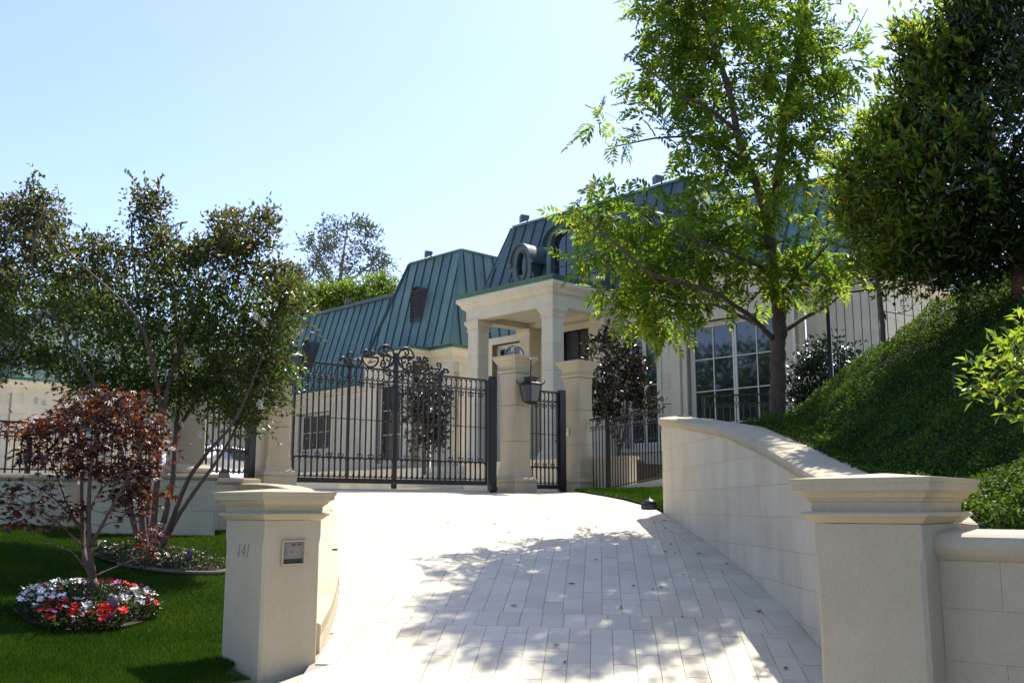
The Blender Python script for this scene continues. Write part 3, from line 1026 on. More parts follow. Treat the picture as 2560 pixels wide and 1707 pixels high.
f, L_, g_, n_, rz = frame((0, 19.9), (0.766, 20.543))
SM = -2.77
for sg, s_out, s_in, nm, lab in ((-1, -4.80, -3.745, (9, 8), 'left leaf of the black wrought iron double driveway gate'),
                                 (1, -0.66, -1.775, (8, 9), 'right leaf of the black wrought iron double driveway gate')):
    t = thing('gate_leaf', tuple(f((s_out + SM) / 2, 2.03)), lab, 'gate', 'double driveway gate')
    sa = SM + sg * 0.022
    if sg < 0:
        divs = [(s_out + 0.02, s_in - 0.02, 9), (s_in + 0.02, sa - 0.015, 8)]
    else:
        divs = [(sa + 0.015, s_in - 0.02, 8), (s_in + 0.02, s_out - 0.02, 9)]
    fancy_panel(t, f, rz, divs, 2.13, 4.09, 3.16)
    for s_, w, zt in ((s_out, 0.035, 4.09), (s_in, 0.045, 4.08), (sa, 0.038, 4.42)):
        bar(f, s_, 2.06, s_, zt, w, 0.045).out('stile', 'iron', t)
    bar(f, min(s_out, sa), 2.09, max(s_out, sa), 2.09, 0.085, 0.05, 0.004).out('bottom_rail', 'iron', t)
    crest(t, f, SM + sg * 0.02, sg, 4.10)
    bar(f, sa, 1.96, sa, 2.05, 0.05, 0.05).out('drop_foot', 'iron', t)
# heavy hinge post by the lantern pillar
t = thing('gate_post', tuple(f(-0.52, 1.9)), 'thick black iron hinge post between double gate and lantern pillar', 'post')
bar(f, -0.53, 1.90, -0.53, 4.13, 0.15, 0.10, 0.03).out('post', 'iron', t)
mb = MB()
for k in range(6):
    p = f(-0.60 + k * 0.03, 4.14, 0.03)
    mb.lathe(p[:2], [(0.018, 4.13), (0.022, 4.155), (0.008, 4.18)], 6)
mb.out('crown', 'iron', t)
bar(f, -0.60, 1.99, -0.47, 1.99, 0.06, 0.14, 0.06).out('foot', 'iron', t)

# small gate between the two pillars on the right
f2, L2, g2, n2, rz2 = frame(PILL['1'], PILL['2'])
t = thing('pedestrian_gate', tuple(f2(0.8, 1.95)), 'narrow black iron gate between the two stone pillars under the lantern', 'gate')
fancy_panel(t, f2, rz2, [(0.33, 1.08, 7)], 2.08, 3.98, 3.10)
for s_, w in ((0.31, 0.035), (1.10, 0.035)):
    bar(f2, s_, 1.99, s_, 3.98, w, 0.045).out('stile', 'iron', t)
bar(f2, 0.29, 2.04, 1.12, 2.04, 0.085, 0.05, 0.004).out('bottom_rail', 'iron', t)
bar(f2, 1.205, 1.92, 1.205, 4.03, 0.15, 0.09, 0.02).out('lock_post', 'iron', t)
MB().lathe(f2(1.06, 0, 0.05)[:2], [(0.02, 2.93), (0.035, 2.95), (0.035, 2.99), (0.02, 3.01)], 8).out('latch', 'iron', t)
MB().tube([f2(1.03, 2.97, 0.02), f2(1.03, 2.97, 0.09), f2(0.96, 2.97, 0.09)], 0.011, 6).out('handle', 'iron', t)

# call box on the right pillar (left face)
a45 = R(45)
p2 = np.array([PILL['2'][0], PILL['2'][1], 0])
la = np.array([-math.sin(a45), math.cos(a45), 0])     # along left face going away
ln = np.array([-math.cos(a45), -math.sin(a45), 0])
t = thing('call_box', tuple(p2 + ln * 0.225 + la * 0.13 + [0, 0, 3.18]), 'small ivory call box with round button on the right gate pillar', 'call box')
MB().par(p2 + ln * 0.223 + la * 0.045 + [0, 0, 3.10], la * 0.17, ln * 0.035, [0, 0, 0.165]).out('case', 'plastic', t)
q = p2 + ln * 0.2581 + la * 0.13
mb = MB()
mb.tube([q + [0, 0, 3.205], q + ln * 0.006 + [0, 0, 3.205]], 0.032, 10)
mb.out('speaker', 'fixture', t)
mb = MB()
mb.tube([q + [0, 0, 3.135], q + ln * 0.006 + [0, 0, 3.135]], 0.010, 8)
mb.out('button', 'darkdot', t)

# fences
def fence(name, p0, p1, zb0, zb1, h0, label, sp=0.125, posts=(0.0, 1.0), rings=True, arch=0.0, knots=True, group=None, ring_h=0.16, pr=0.008, tall=False):
    f_, L_, g_, n_, rz_ = frame(p0, p1)
    t = thing(name, tuple(f_(0, min(zb0, zb1))), label, 'fence', group)
    zb = lambda s_: zb0 + (zb1 - zb0) * s_ / L_
    zt = lambda s_: max(zb0, zb1) + h0 + arch * math.sin(math.pi * s_ / L_)
    n_p = max(2, int(round(L_ / sp)))
    sp_ = L_ / n_p
    mr = ring_mesh('ring', sp_ * 0.84, ring_h, 0.007)
    for i in range(1, n_p):
        s_ = i * sp_
        h = zt(s_) - zb(s_) - (ring_h + 0.02 if rings else 0.0)
        mb_ = MB().par((-pr, -pr, 0), (2 * pr, 0, 0), (0, 2 * pr, 0), (0, 0, h))
        if knots:
            z = h - 0.32
            mb_.lathe((0, 0), [(0.009, z - 0.03), (0.012, z - 0.02), (0.017, z), (0.012, z + 0.02), (0.009, z + 0.03)], 6)
        inst('picket', mesh_of('picket', mb_.v, mb_.f, 'iron'), f_(s_, zb(s_)), t, (0, 0, rz_))
    for i in range(n_p):
        if rings:
            s_ = (i + 0.5) * sp_
            inst('ring', mr, f_(s_, zt(s_) - ring_h / 2 - 0.01), t, (0, 0, rz_))
    K = 14 if arch else 2
    S_ = np.linspace(0, L_, K)
    def rail(fn, w, d=0.024):
        mb_ = MB()
        for a, b in zip(S_[:-1], S_[1:]):
            bb = bar(f_, a, fn(a), b + 0.0, fn(b), w, d, 0.001)
            mb_.add(bb.v, bb.f)
        mb_.out('rail', 'iron', t)
    rail(zt, 0.026)
    if rings:
        rail(lambda s_: zt(s_) - ring_h - 0.02, 0.014)
        rail(lambda s_: zt(s_) - ring_h - 0.065, 0.014)
    rail(lambda s_: zb(s_) + 0.05, 0.02)
    for q in posts:
        bar(f_, L_ * q, zb(L_ * q) - 0.05, L_ * q, zt(L_ * q) + 0.01, 0.06, 0.06, 0.0).out('post', 'iron', t)
    return t

fence('iron_fence', (1.93, 20.32), (2.72, 18.0), 1.96, 2.15, 1.24, 'black iron ring-top fence between right gate pillar and end of the curved wall', posts=(0.0,))
fence('iron_fence', (1.62, 20.85), (1.90, 20.35), 1.94, 1.95, 1.48, 'short black iron fence return beside the right gate pillar', posts=())
fence('iron_fence', (3.72, 19.4), (6.1, 18.5), 2.85, 2.85, 0.92, 'low black iron fence behind the leafy tree trunk before the glass doors', posts=(0.0, 1.0))
fence('iron_fence', (5.12, 15.9), (7.2, 14.6), 3.6, 3.9, 1.14, 'plain black picket fence above the green bank under the evergreen tree', sp=0.13, posts=(0.0, 1.0), rings=False, knots=False, pr=0.006)
f_l0 = W0 + wd * 0.35 - wn_ * 0.2
f_l1 = W0 + wd * 2.15 + wn_ * 0.1
fence('iron_fence', W0[:2] + wd[:2] * -2.9 - wn_[:2] * 0.18, f_l0[:2], 2.09, 2.09, 0.68, 'black iron fence on the garden wall at the left edge', sp=0.095, posts=(0.0, 1.0), ring_h=0.12)
fence('iron_fence', f_l0[:2] + wd[:2] * 0.04, f_l1[:2], 2.09, 2.14, 0.66, 'arched black iron fence panel behind the red maple', sp=0.095, posts=(), arch=0.13, ring_h=0.12)
# tall panel between the fence column and the left gate pillar
f3, L3, g3, n3, rz3 = frame(W0[:2] + wd[:2] * 2.72 - wn_[:2] * 0.2, (-4.22, 16.35))
t = thing('iron_fence', tuple(f3(0, 2.08)), 'tall black iron fence panel with scrolls left of the left gate pillar', 'fence')
fancy_panel(t, f3, rz3, [(0.02, L3 - 0.17, max(4, int(L3 / 0.13)))], 2.16, 4.05, 3.18)
bar(f3, 0.0, 2.07, L3 - 0.05, 2.07, 0.06, 0.05, 0.003).out('bottom_rail', 'iron', t)
bar(f3, L3 - 0.09, 2.10, L3 - 0.09, 4.1, 0.15, 0.10, 0.03).out('post', 'iron', t)
# stone kerb under the fence by the curved wall
k0, k1 = np.array([1.93, 20.30, 0]), np.array([2.78, 17.9, 0])
kd = (k1 - k0)
kn_ = np.array([kd[1], -kd[0], 0]) / np.linalg.norm(kd)
V = []
for p, zt in ((k0, 1.965), (k1, 2.14)):
    for off, z in ((0.06, 1.7), (0.06, zt), (-0.12, zt), (-0.12, 1.7)):
        V.append(tuple(p - kn_ * -off * -1 + [0, 0, z]))
tag(ob('kerb', V, [(0, 1, 2, 3), (7, 6, 5, 4), (0, 4, 5, 1), (1, 5, 6, 2), (2, 6, 7, 3), (3, 7, 4, 0)], 'block'), kind='structure')

# lanterns with scroll brackets
def lantern(c, d, zc, label, sc_=1.0, glass='lglass', hook=True, hook_c=None):
    """hanging lantern; c = top centre xy, zc = centre height"""
    t = thing('lantern', (c[0], c[1], zc - 0.25), label, 'lantern')
    q = sc_
    rz_ = R(45) if d is None else d
    ww = 0.17 * q
    MB().levels(c, [(0.045 * q, zc - 0.30 * q), (0.10 * q, zc - 0.265 * q), (0.125 * q, zc - 0.235 * q)], rz_).out('bottom', 'lamp_metal', t)
    MB().levels(c, [(0.115 * q, zc - 0.234 * q), (0.165 * q, zc + 0.13 * q)], rz_).out('glass_body', glass, t)
    mb_ = MB()
    a, b = math.cos(rz_), math.sin(rz_)
    for sx, sy in ((1, 1), (1, -1), (-1, 1), (-1, -1)):
        P = []
        for hw, z in ((0.122 * q, zc - 0.24 * q), (0.172 * q, zc + 0.14 * q)):
            x, y = sx * hw, sy * hw
            P.append((c[0] + x * a - y * b, c[1] + x * b + y * a, z))
        mb_.tube(P, 0.014 * q, 4)
        hw = 0.18 * q
        mb_.out('frame_bar', 'lamp_metal', t)
        mb_ = MB()
        P = [(0.15 * q, zc + 0.15 * q), (0.20 * q, zc + 0.17 * q), (0.225 * q, zc + 0.21 * q), (0.225 * q, zc + 0.25 * q)]
        P = [(c[0] + sx * w_ * a - sy * w_ * b, c[1] + sx * w_ * b + sy * w_ * a, z) for w_, z in P]
        mb_.tube(smooth_path(P, 8), np.linspace(0.022, 0.006, 8) * q, 5)
        mb_.out('horn', 'lamp_metal', t)
        mb_ = MB()
    MB().levels(c, [(0.185 * q, zc + 0.14 * q), (0.19 * q, zc + 0.165 * q), (0.165 * q, zc + 0.175 * q), (0.115 * q, zc + 0.21 * q), (0.10 * q, zc + 0.23 * q), (0.115 * q, zc + 0.30 * q), (0.12 * q, zc + 0.315 * q), (0.02, zc + 0.33 * q)], rz_).out('roof', 'lamp_metal', t)
    MB().lathe(c, [(0.01, zc + 0.32 * q), (0.016, zc + 0.35 * q), (0.01, zc + 0.40 * q)], 6).out('hanger', 'lamp_metal', t)
    return t

lc = (PILL['1'][0] + 0.31, PILL['1'][1] - 0.30)
t = lantern(lc, R(45), 3.90, 'large black lantern hanging on the pillar between the gates', 0.88)
# its bracket: an arch over the pillar top with an inner scroll
bx, by = 0.13, -0.17
arc = [(lc[0], lc[1], 4.38), (lc[0] + 0.0, lc[1] + 0.0, 4.55)]
dxy = np.array([lc[0] - PILL['1'][0], lc[1] - PILL['1'][1]])
dn = dxy / np.linalg.norm(dxy)
P = [(0.44, 4.40), (0.44, 4.50)]
mb = MB()
pc = np.array(PILL['1'])
side = np.array([0.94, 0.34])
Pa = [(-0.19 + 0.19 * 0, 4.63)] + [(0.19 * math.cos(a), 4.66 + 0.19 * math.sin(a)) for a in np.linspace(math.pi, 0.0, 18)] + [(0.19, 4.60)]
mb.tube([(pc[0] + side[0] * x, pc[1] + side[1] * x, z) for x, z in Pa], 0.014, 6)
mb.tube([(pc[0] + side[0] * x, pc[1] + side[1] * x, z) for x, z in spiral((-0.03, 4.69), 0.065, 0.015, -0.5 * math.pi, 1.4)], 0.012, 6)
mb.tube([(lc[0], lc[1], 4.26), (lc[0] + 0.01, lc[1] - 0.02, 4.52), (pc[0] + 0.19 * side[0] + 0.02, pc[1] + 0.19 * side[1] - 0.05, 4.62)], 0.012, 6)
mb.out('bracket', 'lamp_metal', t, True)
ll_ = (PILL['l'][0] + 0.30, PILL['l'][1] - 0.34)
t = lantern(ll_, R(45), 3.92, 'black lantern on the left gate pillar half hidden in leaves', 1.05)
MB().tube([(ll_[0], ll_[1], 4.30), (ll_[0] - 0.1, ll_[1] + 0.12, 4.45), (PILL['l'][0] + 0.1, PILL['l'][1] - 0.12, 4.5)], 0.014, 6).out('bracket', 'lamp_metal', t)

# small black spotlight by the wall end
sp = np.array([2.14, 15.75, zd(2.14, 15.75) + 0.02])
t = thing('ground_light', tuple(sp), 'small black dome spotlight on the grass by the end of the curved wall', 'spotlight')
MB().lathe(sp[:2], [(0.13, sp[2] - 0.05), (0.14, sp[2] + 0.02), (0.13, sp[2] + 0.05)], 14).out('collar', 'darkdot', t)
MB().lathe(sp[:2], [(0.12, sp[2] + 0.051), (0.10, sp[2] + 0.09), (0.06, sp[2] + 0.12), (0.02, sp[2] + 0.13), (0.012, sp[2] + 0.16)], 14).out('dome', 'lamp_metal', t, True)


# ------------------------------------------------------------------ the house
UH = np.array([-math.sin(R(44)), math.cos(R(44)), 0])
VH = np.array([UH[1], -UH[0], 0])
HO = np.array([1.107, 26.5, 0])
def H(u_, v_, z_):
    return HO + UH * u_ + VH * v_ + np.array([0, 0, z_])
FLOOR = 2.80
house = thing('mansion', tuple(H(6, 8, 1.95)), 'pale limestone mansion with green copper mansard roofs behind the gate', 'house')

def rect_sub(rects, o):
    out_ = []
    for a0, a1, z0, z1 in rects:
        b0, b1, y0, y1 = o
        if b1 <= a0 or b0 >= a1 or y1 <= z0 or y0 >= z1:
            out_.append((a0, a1, z0, z1))
            continue
        if b0 > a0: out_.append((a0, b0, z0, z1))
        if b1 < a1: out_.append((b1, a1, z0, z1))
        m0, m1 = max(a0, b0), min(a1, b1)
        if y1 < z1: out_.append((m0, m1, y1, z1))
        if y0 > z0: out_.append((m0, m1, z0, y0))
    return out_

def wall_blocks(name, fn, a0, a1, z0, z1, openings=(), bh=0.42, bl=0.85, mat='house', thick=0.3):
    """fn(a, d, z): a along the wall, d outwards"""
    core = MB()
    for r_ in [q for q in [(a0, a1, z0, z1)]]:
        rs = [r_]
        for o_ in openings:
            rs = rect_sub(rs, o_)
        for b0, b1, y0, y1 in rs:
            p = fn(b0, -0.008, y0)
            core.par(p, fn(b1, -0.008, y0) - p, fn(b0, -thick, y0) - p, [0, 0, y1 - y0])
    w = core.out('wall', 'joint_fine', house)
    k = 0
    z = z0
    g = 0.003
    while z < z1 - 0.02:
        s_ = a0 - (bl / 2 if k % 2 else 0)
        while s_ < a1:
            r0 = [(max(a0, s_), min(a1, s_ + bl), z, min(z + bh, z1))]
            for o_ in openings:
                r0 = rect_sub(r0, o_)
            for b0, b1, y0, y1 in r0:
                if b1 - b0 > 0.04 and y1 - y0 > 0.04:
                    p = fn(b0 + g, -0.05, y0 + g)
                    MB().par(p, fn(b1 - g, -0.05, y0 + g) - p, fn(b0 + g, 0, y0 + g) - p, [0, 0, y1 - y0 - 2 * g]).out('block', mat, w)
            s_ += bl
        z += bh
        k += 1
    return w

def boxf(fn, a0, a1, d0, d1, z0, z1, mb_=None):
    mb_ = mb_ or MB()
    p = fn(a0, d0, z0)
    return mb_.par(p, fn(a1, d0, z0) - p, fn(a0, d1, z0) - p, [0, 0, z1 - z0])

def window(name, fn, a0, a1, z0, z1, leaves, ncol, nrow, recess=0.16, fr=0.06, mat='white_paint', glass='glass', zsplit=None):
    mb_ = MB()
    for q in ((a0, a0 + fr, z0, z1), (a1 - fr, a1, z0, z1), (a0 + fr, a1 - fr, z1 - fr, z1), (a0 + fr, a1 - fr, z0, z0 + fr)):
        boxf(fn, q[0], q[1], -recess - 0.07, -recess, q[2], q[3], mb_)
    w = mb_.out(name, mat, house)
    A0, A1 = a0 + fr, a1 - fr
    LW = (A1 - A0) / leaves
    for l in range(leaves):
        b0, b1 = A0 + l * LW + 0.006, A0 + (l + 1) * LW - 0.006
        st = 0.055
        m2 = MB()
        for q in ((b0, b0 + st, z0 + fr, z1 - fr), (b1 - st, b1, z0 + fr, z1 - fr), (b0 + st, b1 - st, z1 - fr - 0.08, z1 - fr), (b0 + st, b1 - st, z0 + fr, z0 + fr + 0.10)):
            boxf(fn, q[0], q[1], -recess - 0.06, -recess - 0.012, q[2], q[3], m2)
        c0, c1, y0, y1 = b0 + st, b1 - st, z0 + fr + 0.10, z1 - fr - 0.08
        for i in range(1, ncol):
            x = c0 + (c1 - c0) * i / ncol
            boxf(fn, x - 0.013, x + 0.013, -recess - 0.05, -recess - 0.018, y0, y1, m2)
        for j in range(1, nrow):
            z = y0 + (y1 - y0) * j / nrow
            boxf(fn, c0, c1, -recess - 0.05, -recess - 0.016, z - 0.013, z + 0.013, m2)
        m2.out('sash', mat, w)
        for i in range(ncol):
            for j in range(nrow):
                xa, xb = c0 + (c1 - c0) * i / ncol, c0 + (c1 - c0) * (i + 1) / ncol
                za, zb_ = y0 + (y1 - y0) * j / nrow, y0 + (y1 - y0) * (j + 1) / nrow
                tw = random.uniform(-0.002, 0.002)
                p = fn(xa, -recess - 0.045 + tw, za)
                P_ = [p, fn(xb, -recess - 0.045 - tw, za), fn(xb, -recess - 0.045 - tw, zb_), fn(xa, -recess - 0.045 + tw, zb_)]
                P2 = [q - VH * 0 for q in P_]
                ob('pane', P_, [(0, 1, 2, 3)], glass, w)
    # dark room behind
    boxf(fn, a0, a1, -recess - 0.12, -recess - 0.08, z0, z1).out('backing', 'darkdot', w)
    return w

def surround(fn, a0, a1, z0, z1, w_=0.22, proud=0.035, sill=True, head=0.28):
    mb_ = MB()
    boxf(fn, a0 - w_, a0, -0.25, proud, z0, z1, mb_)
    boxf(fn, a1, a1 + w_, -0.25, proud, z0, z1, mb_)
    boxf(fn, a0 - w_, a1 + w_, -0.25, proud + 0.004, z1, z1 + head, mb_)
    if sill:
        boxf(fn, a0 - w_ - 0.05, a1 + w_ + 0.05, -0.25, proud + 0.06, z0 - 0.12, z0, mb_)
    return mb_.out('window_surround', 'house', house)

def roof_face(fn_b, fn_t, nb, mat='copper', thick=0.03, seam=0.035, name='roof'):
    """standing-seam face between a bottom edge fn_b(t) and a top edge fn_t(t), t in 0..1"""
    b0, b1, t0, t1 = fn_b(0), fn_b(1), fn_t(0), fn_t(1)
    nrm = np.cross(b1 - b0, t0 - b0)
    nrm /= np.linalg.norm(nrm)
    if nrm @ (np.array([0, 0, 1.65]) - b0) < 0:
        nrm = -nrm
    mb_ = MB()
    q = nrm * 0.05
    mb_.add([b0 - q, b1 - q, t1 - q, t0 - q, b0 - 3 * q, b1 - 3 * q, t1 - 3 * q, t0 - 3 * q],
            [(0, 1, 2, 3), (7, 6, 5, 4), (0, 4, 5, 1), (1, 5, 6, 2), (2, 6, 7, 3), (3, 7, 4, 0)])
    r_ = mb_.out(name, 'seam', house)
    # seams run straight down the slope (parallel), clipped by the slanting hips
    e = (b1 - b0)
    L = np.linalg.norm(e)
    e = e / L
    up = (t0 - b0)
    up = up - e * (up @ e)
    Hs = np.linalg.norm(up)
    up = up / Hs
    poly_ = [(0.0, 0.0), (L, 0.0), ((t1 - b0) @ e, (t1 - b0) @ up), ((t0 - b0) @ e, (t0 - b0) @ up)]
    xs = [p[0] for p in poly_]
    lo, hi = min(xs), max(xs)
    n_ = int(nb)
    w_ = (hi - lo) / n_
    ccw = sum(poly_[i][0] * poly_[(i + 1) % 4][1] - poly_[(i + 1) % 4][0] * poly_[i][1] for i in range(4)) > 0
    for i in range(n_):
        a, b = lo + i * w_, lo + (i + 1) * w_
        P = clip_half(clip_half(poly_, (a + 0.004, 0), (1, 0)), (b - 0.004, 0), (-1, 0))
        if len(P) < 3:
            continue
        V_ = [b0 + e * x + up * y for x, y in P] + [b0 + e * x + up * y - nrm * 0.04 for x, y in P]
        k = len(P)
        F_ = [tuple(range(k)), tuple(range(2 * k - 1, k - 1, -1))] + [(j, j + k, (j + 1) % k + k, (j + 1) % k) for j in range(k)]
        ob('roof_panel', V_, F_, mat, r_)
        if i > 0:
            # raised seam between this panel and the one before
            ys_ = []
            for j in range(4):
                p, q_ = poly_[j], poly_[(j + 1) % 4]
                if (p[0] - a) * (q_[0] - a) < 0:
                    ys_.append(p[1] + (q_[1] - p[1]) * (a - p[0]) / (q_[0] - p[0]))
            if len(ys_) == 2:
                y0_, y1_ = min(ys_), max(ys_)
                p = b0 + e * (a - 0.016) + up * y0_ - nrm * 0.01
                MB().par(p, e * 0.032, up * (y1_ - y0_), nrm * (seam + 0.01)).out('seam', 'seam', r_)
    return r_

def bar3(p, q, w, h, name, mat, parent):
    p, q = np.asarray(p, float), np.asarray(q, float)
    t_ = (q - p) / np.linalg.norm(q - p)
    s_ = np.cross(t_, [0, 0, 1.0])
    s_ /= np.linalg.norm(s_)
    n_ = np.cross(s_, t_)
    return MB().par(p - s_ * w / 2 - n_ * h / 2, q - p, s_ * w, n_ * h).out(name, mat, parent)

# --- cornice profile (out, up) and gutter
ENT = [(-0.30, 0.0), (-0.22, 0.0), (-0.22, 0.30), (-0.20, 0.31), (-0.20, 0.335), (-0.15, 0.36), (-0.12, 0.40), (-0.10, 0.46), (-0.04, 0.52), (0.0, 0.56), (0.0, 0.66), (-0.30, 0.66)]
GUT = [(-0.30, 0.66), (0.01, 0.66), (0.035, 0.70), (0.03, 0.73), (0.055, 0.76), (0.055, 0.80), (-0.30, 0.82)]
def hp(u_, v_, z_):
    return H(u_, v_, z_)
# portico entablature, then main cornice to the right and a return to the back
path = [hp(4.02, 2.6, 7.08), hp(4.02, 0, 7.08), hp(0, 0, 7.08), hp(0, 2.58, 7.08), hp(-5.55, 2.58, 7.08), hp(-5.55, 3.5, 7.08)]
MB().sweep(path, ENT, 1).out('entablature', 'house', house)
MB().sweep(path, GUT, 1).out('gutter', 'gutter', house)
MB().add([hp(3.8, 0.2, 7.085), hp(0.2, 0.2, 7.085), hp(0.2, 2.7, 7.085), hp(3.8, 2.7, 7.085), hp(3.8, 0.2, 7.74), hp(0.2, 0.2, 7.74), hp(0.2, 2.7, 7.74), hp(3.8, 2.7, 7.74)],
         [(4, 5, 6, 7), (0, 4, 7, 3)]).out('portico_deck', 'copper_dark', house)
# coffered porch ceiling
MB().add([hp(3.75, 0.3, 7.25), hp(0.25, 0.3, 7.25), hp(0.25, 2.8, 7.25), hp(3.75, 2.8, 7.25)], [(0, 1, 2, 3)]).out('porch_ceiling', 'ceiling', house)
mb = MB()
fm_ = lambda a, d, z: H(a, 2.85 - d, z)
for (u0, u1, v0, v1) in ((0.24, 3.78, 0.24, 0.62), (0.24, 0.62, 0.62, 2.8), (3.40, 3.78, 0.62, 2.8), (0.62, 3.40, 2.45, 2.8)):
    mb.par(H(u0, v0, 7.085), UH * (u1 - u0), VH * (v1 - v0), [0, 0, 0.16])
mb.out('ceiling_beam', 'house', house)

# columns
def column(u_, v_):
    c = H(u_, v_, 0)
    h = 0.225
    rz_ = R(44)
    base = MB().levels(c, [(0.31, FLOOR), (0.31, FLOOR + 0.18), (0.29, FLOOR + 0.20), (0.30, FLOOR + 0.24), (0.27, FLOOR + 0.30), (h + 0.01, FLOOR + 0.34)], rz_).out('column', 'house', house)
    z = FLOOR + 0.341
    top = 6.76
    n_ = 5
    for i in range(n_):
        a = z + (top - z) * i / n_
        b = z + (top - z) * (i + 1) / n_ - 0.008
        MB().levels(c, [(h, a, 0.022), (h, b, 0.022)], rz_).out('block', 'house', base)
    MB().levels(c, [(h - 0.01, z), (h - 0.01, top)], rz_).out('mortar', 'joint', base)
    MB().levels(c, [(h + 0.002, 6.755), (h + 0.03, 6.785), (h + 0.03, 6.80), (h + 0.008, 6.81), (h + 0.01, 6.88), (h + 0.04, 6.94), (h + 0.075, 6.98), (h + 0.08, 7.079)], rz_).out('capital', 'house', base)
for u_, v_ in ((0.47, 0.47), (3.52, 0.47), (0.47, 2.62), (3.52, 2.62)):
    column(u_, v_)

# --- main facade, wall plane v = 2.85
fm = lambda a, d, z: H(a, 2.85 - d, z)
door = (1.22, 2.38, FLOOR, 6.90)
french = (-5.08, -2.29, FLOOR, 6.55)
win2 = (-1.28, -0.12, 3.25, 6.78)
winp = (4.02, 5.45, FLOOR + 0.1, 6.86)
wall_blocks('wall', fm, -5.5, 6.4, 1.9, 7.10, [door, french, win2, winp])
for (a0, a1, z0, z1) in (french, win2, winp):
    surround(fm, a0, a1, z0, z1, 0.15, 0.04, z0 > FLOOR + 0.2, 0.22)
window('french_door', fm, *french, 2, 2, 4, 0.16)
window('window', fm, *win2, 2, 1, 2, 0.14)
window('window', fm, *winp, 2, 1, 5, 0.2)
# pilaster between the openings
boxf(fm, -2.10, -1.82, 0.0, 0.10, 1.95, 7.08).out('pilaster', 'house', house)
# front door: dark wood with iron scrolls
surround(fm, door[0], door[1], door[2], door[3], 0.20, 0.05, False, 0.30)
d_ = boxf(fm, door[0], door[1], -0.22, -0.16, door[2], door[3]).out('front_door', 'darkdot', house)
for x in (door[0] + 0.03, (door[0] + door[1]) / 2, door[1] - 0.03):
    boxf(fm, x - 0.035, x + 0.035, -0.159, -0.12, door[2], door[3]).out('stile', 'iron', d_)
for l in range(2):
    a0 = door[0] + 0.06 + l * 0.55
    for k in range(7):
        zc = 3.4 + k * 0.45
        for sg, off in ((1, 0.13), (-1, 0.36)):
            P = spiral((a0 + off, zc), 0.15, 0.03, 0.5 * math.pi * sg, sg * 1.3, 18)
            MB().tube([fm(x, -0.14, z) for x, z in P], 0.012, 4).out('scroll', 'bronze', d_)
# hanging lamp hook beside the door
t = thing('wall_lantern', tuple(fm(0.62, 0.25, 5.2)), 'black scroll lantern bracket on the house wall beside the dark front door', 'lantern')
P = [(0.78, 5.3)] + [(0.62 + 0.20 * math.cos(a), 6.05 + 0.24 * math.sin(a)) for a in np.linspace(math.pi, 0, 14)] + [(0.40, 5.6)]
MB().tube([fm(0.80 - (x - 0.62) * 0.0, 0.10 + (0.82 - x) * 0.9, z) for x, z in P], 0.016, 6).out('bracket', 'lamp_metal', t)
MB().tube([fm(0.80, 0.10 + (0.82 - x) * 0.9, z) for x, z in spiral((0.66, 6.0), 0.10, 0.02, 0, 1.4)], 0.014, 6).out('scroll', 'lamp_metal', t)
c = fm(0.80, 0.48, 0)
MB().levels(c, [(0.08, 4.9), (0.12, 5.0), (0.15, 5.35), (0.17, 5.38), (0.08, 5.5), (0.03, 5.6)], R(44)).out('lamp_body', 'lamp_metal', t)

# --- mansard over the main block
ZB, ZR = 7.80, 11.1
mb0, mb1 = H(6.45, 2.78, ZB), H(-3.5, 2.78, ZB)
mt0, mt1 = H(5.66, 4.0, ZR), H(-1.75, 4.0, ZR)
lerp = lambda a, b: (lambda t: a + (b - a) * t)
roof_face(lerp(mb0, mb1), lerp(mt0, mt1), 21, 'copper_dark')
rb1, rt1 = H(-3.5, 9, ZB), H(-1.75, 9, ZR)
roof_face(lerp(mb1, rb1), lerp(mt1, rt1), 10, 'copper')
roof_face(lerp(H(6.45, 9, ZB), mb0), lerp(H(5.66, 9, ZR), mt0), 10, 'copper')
bar3(mt0 + [0, 0, 0.03], mt1 + [0, 0, 0.03], 0.12, 0.07, 'ridge_cap', 'copper', house)
bar3(mt1 + [0, 0, 0.03], rt1 + [0, 0, 0.03], 0.12, 0.07, 'ridge_cap', 'copper', house)
bar3(mb1, mt1, 0.10, 0.06, 'hip_cap', 'copper', house)
bar3(mb0, mt0, 0.10, 0.06, 'hip_cap', 'copper', house)
MB().add([H(5.66, 4.0, ZR), H(-1.75, 4.0, ZR), H(-1.75, 9, ZR + 0.1), H(5.66, 9, ZR + 0.1)], [(0, 1, 2, 3)]).out('flat_roof', 'copper_dark', house)
# floor under the main roof edge on the right (behind the cornice)
MB().add([H(6.4, 2.4, 7.77), H(-5.5, 2.4, 7.77), H(-5.5, 9, 7.77), H(6.4, 9, 7.77)], [(0, 1, 2, 3)]).out('roof_deck', 'copper_dark', house)

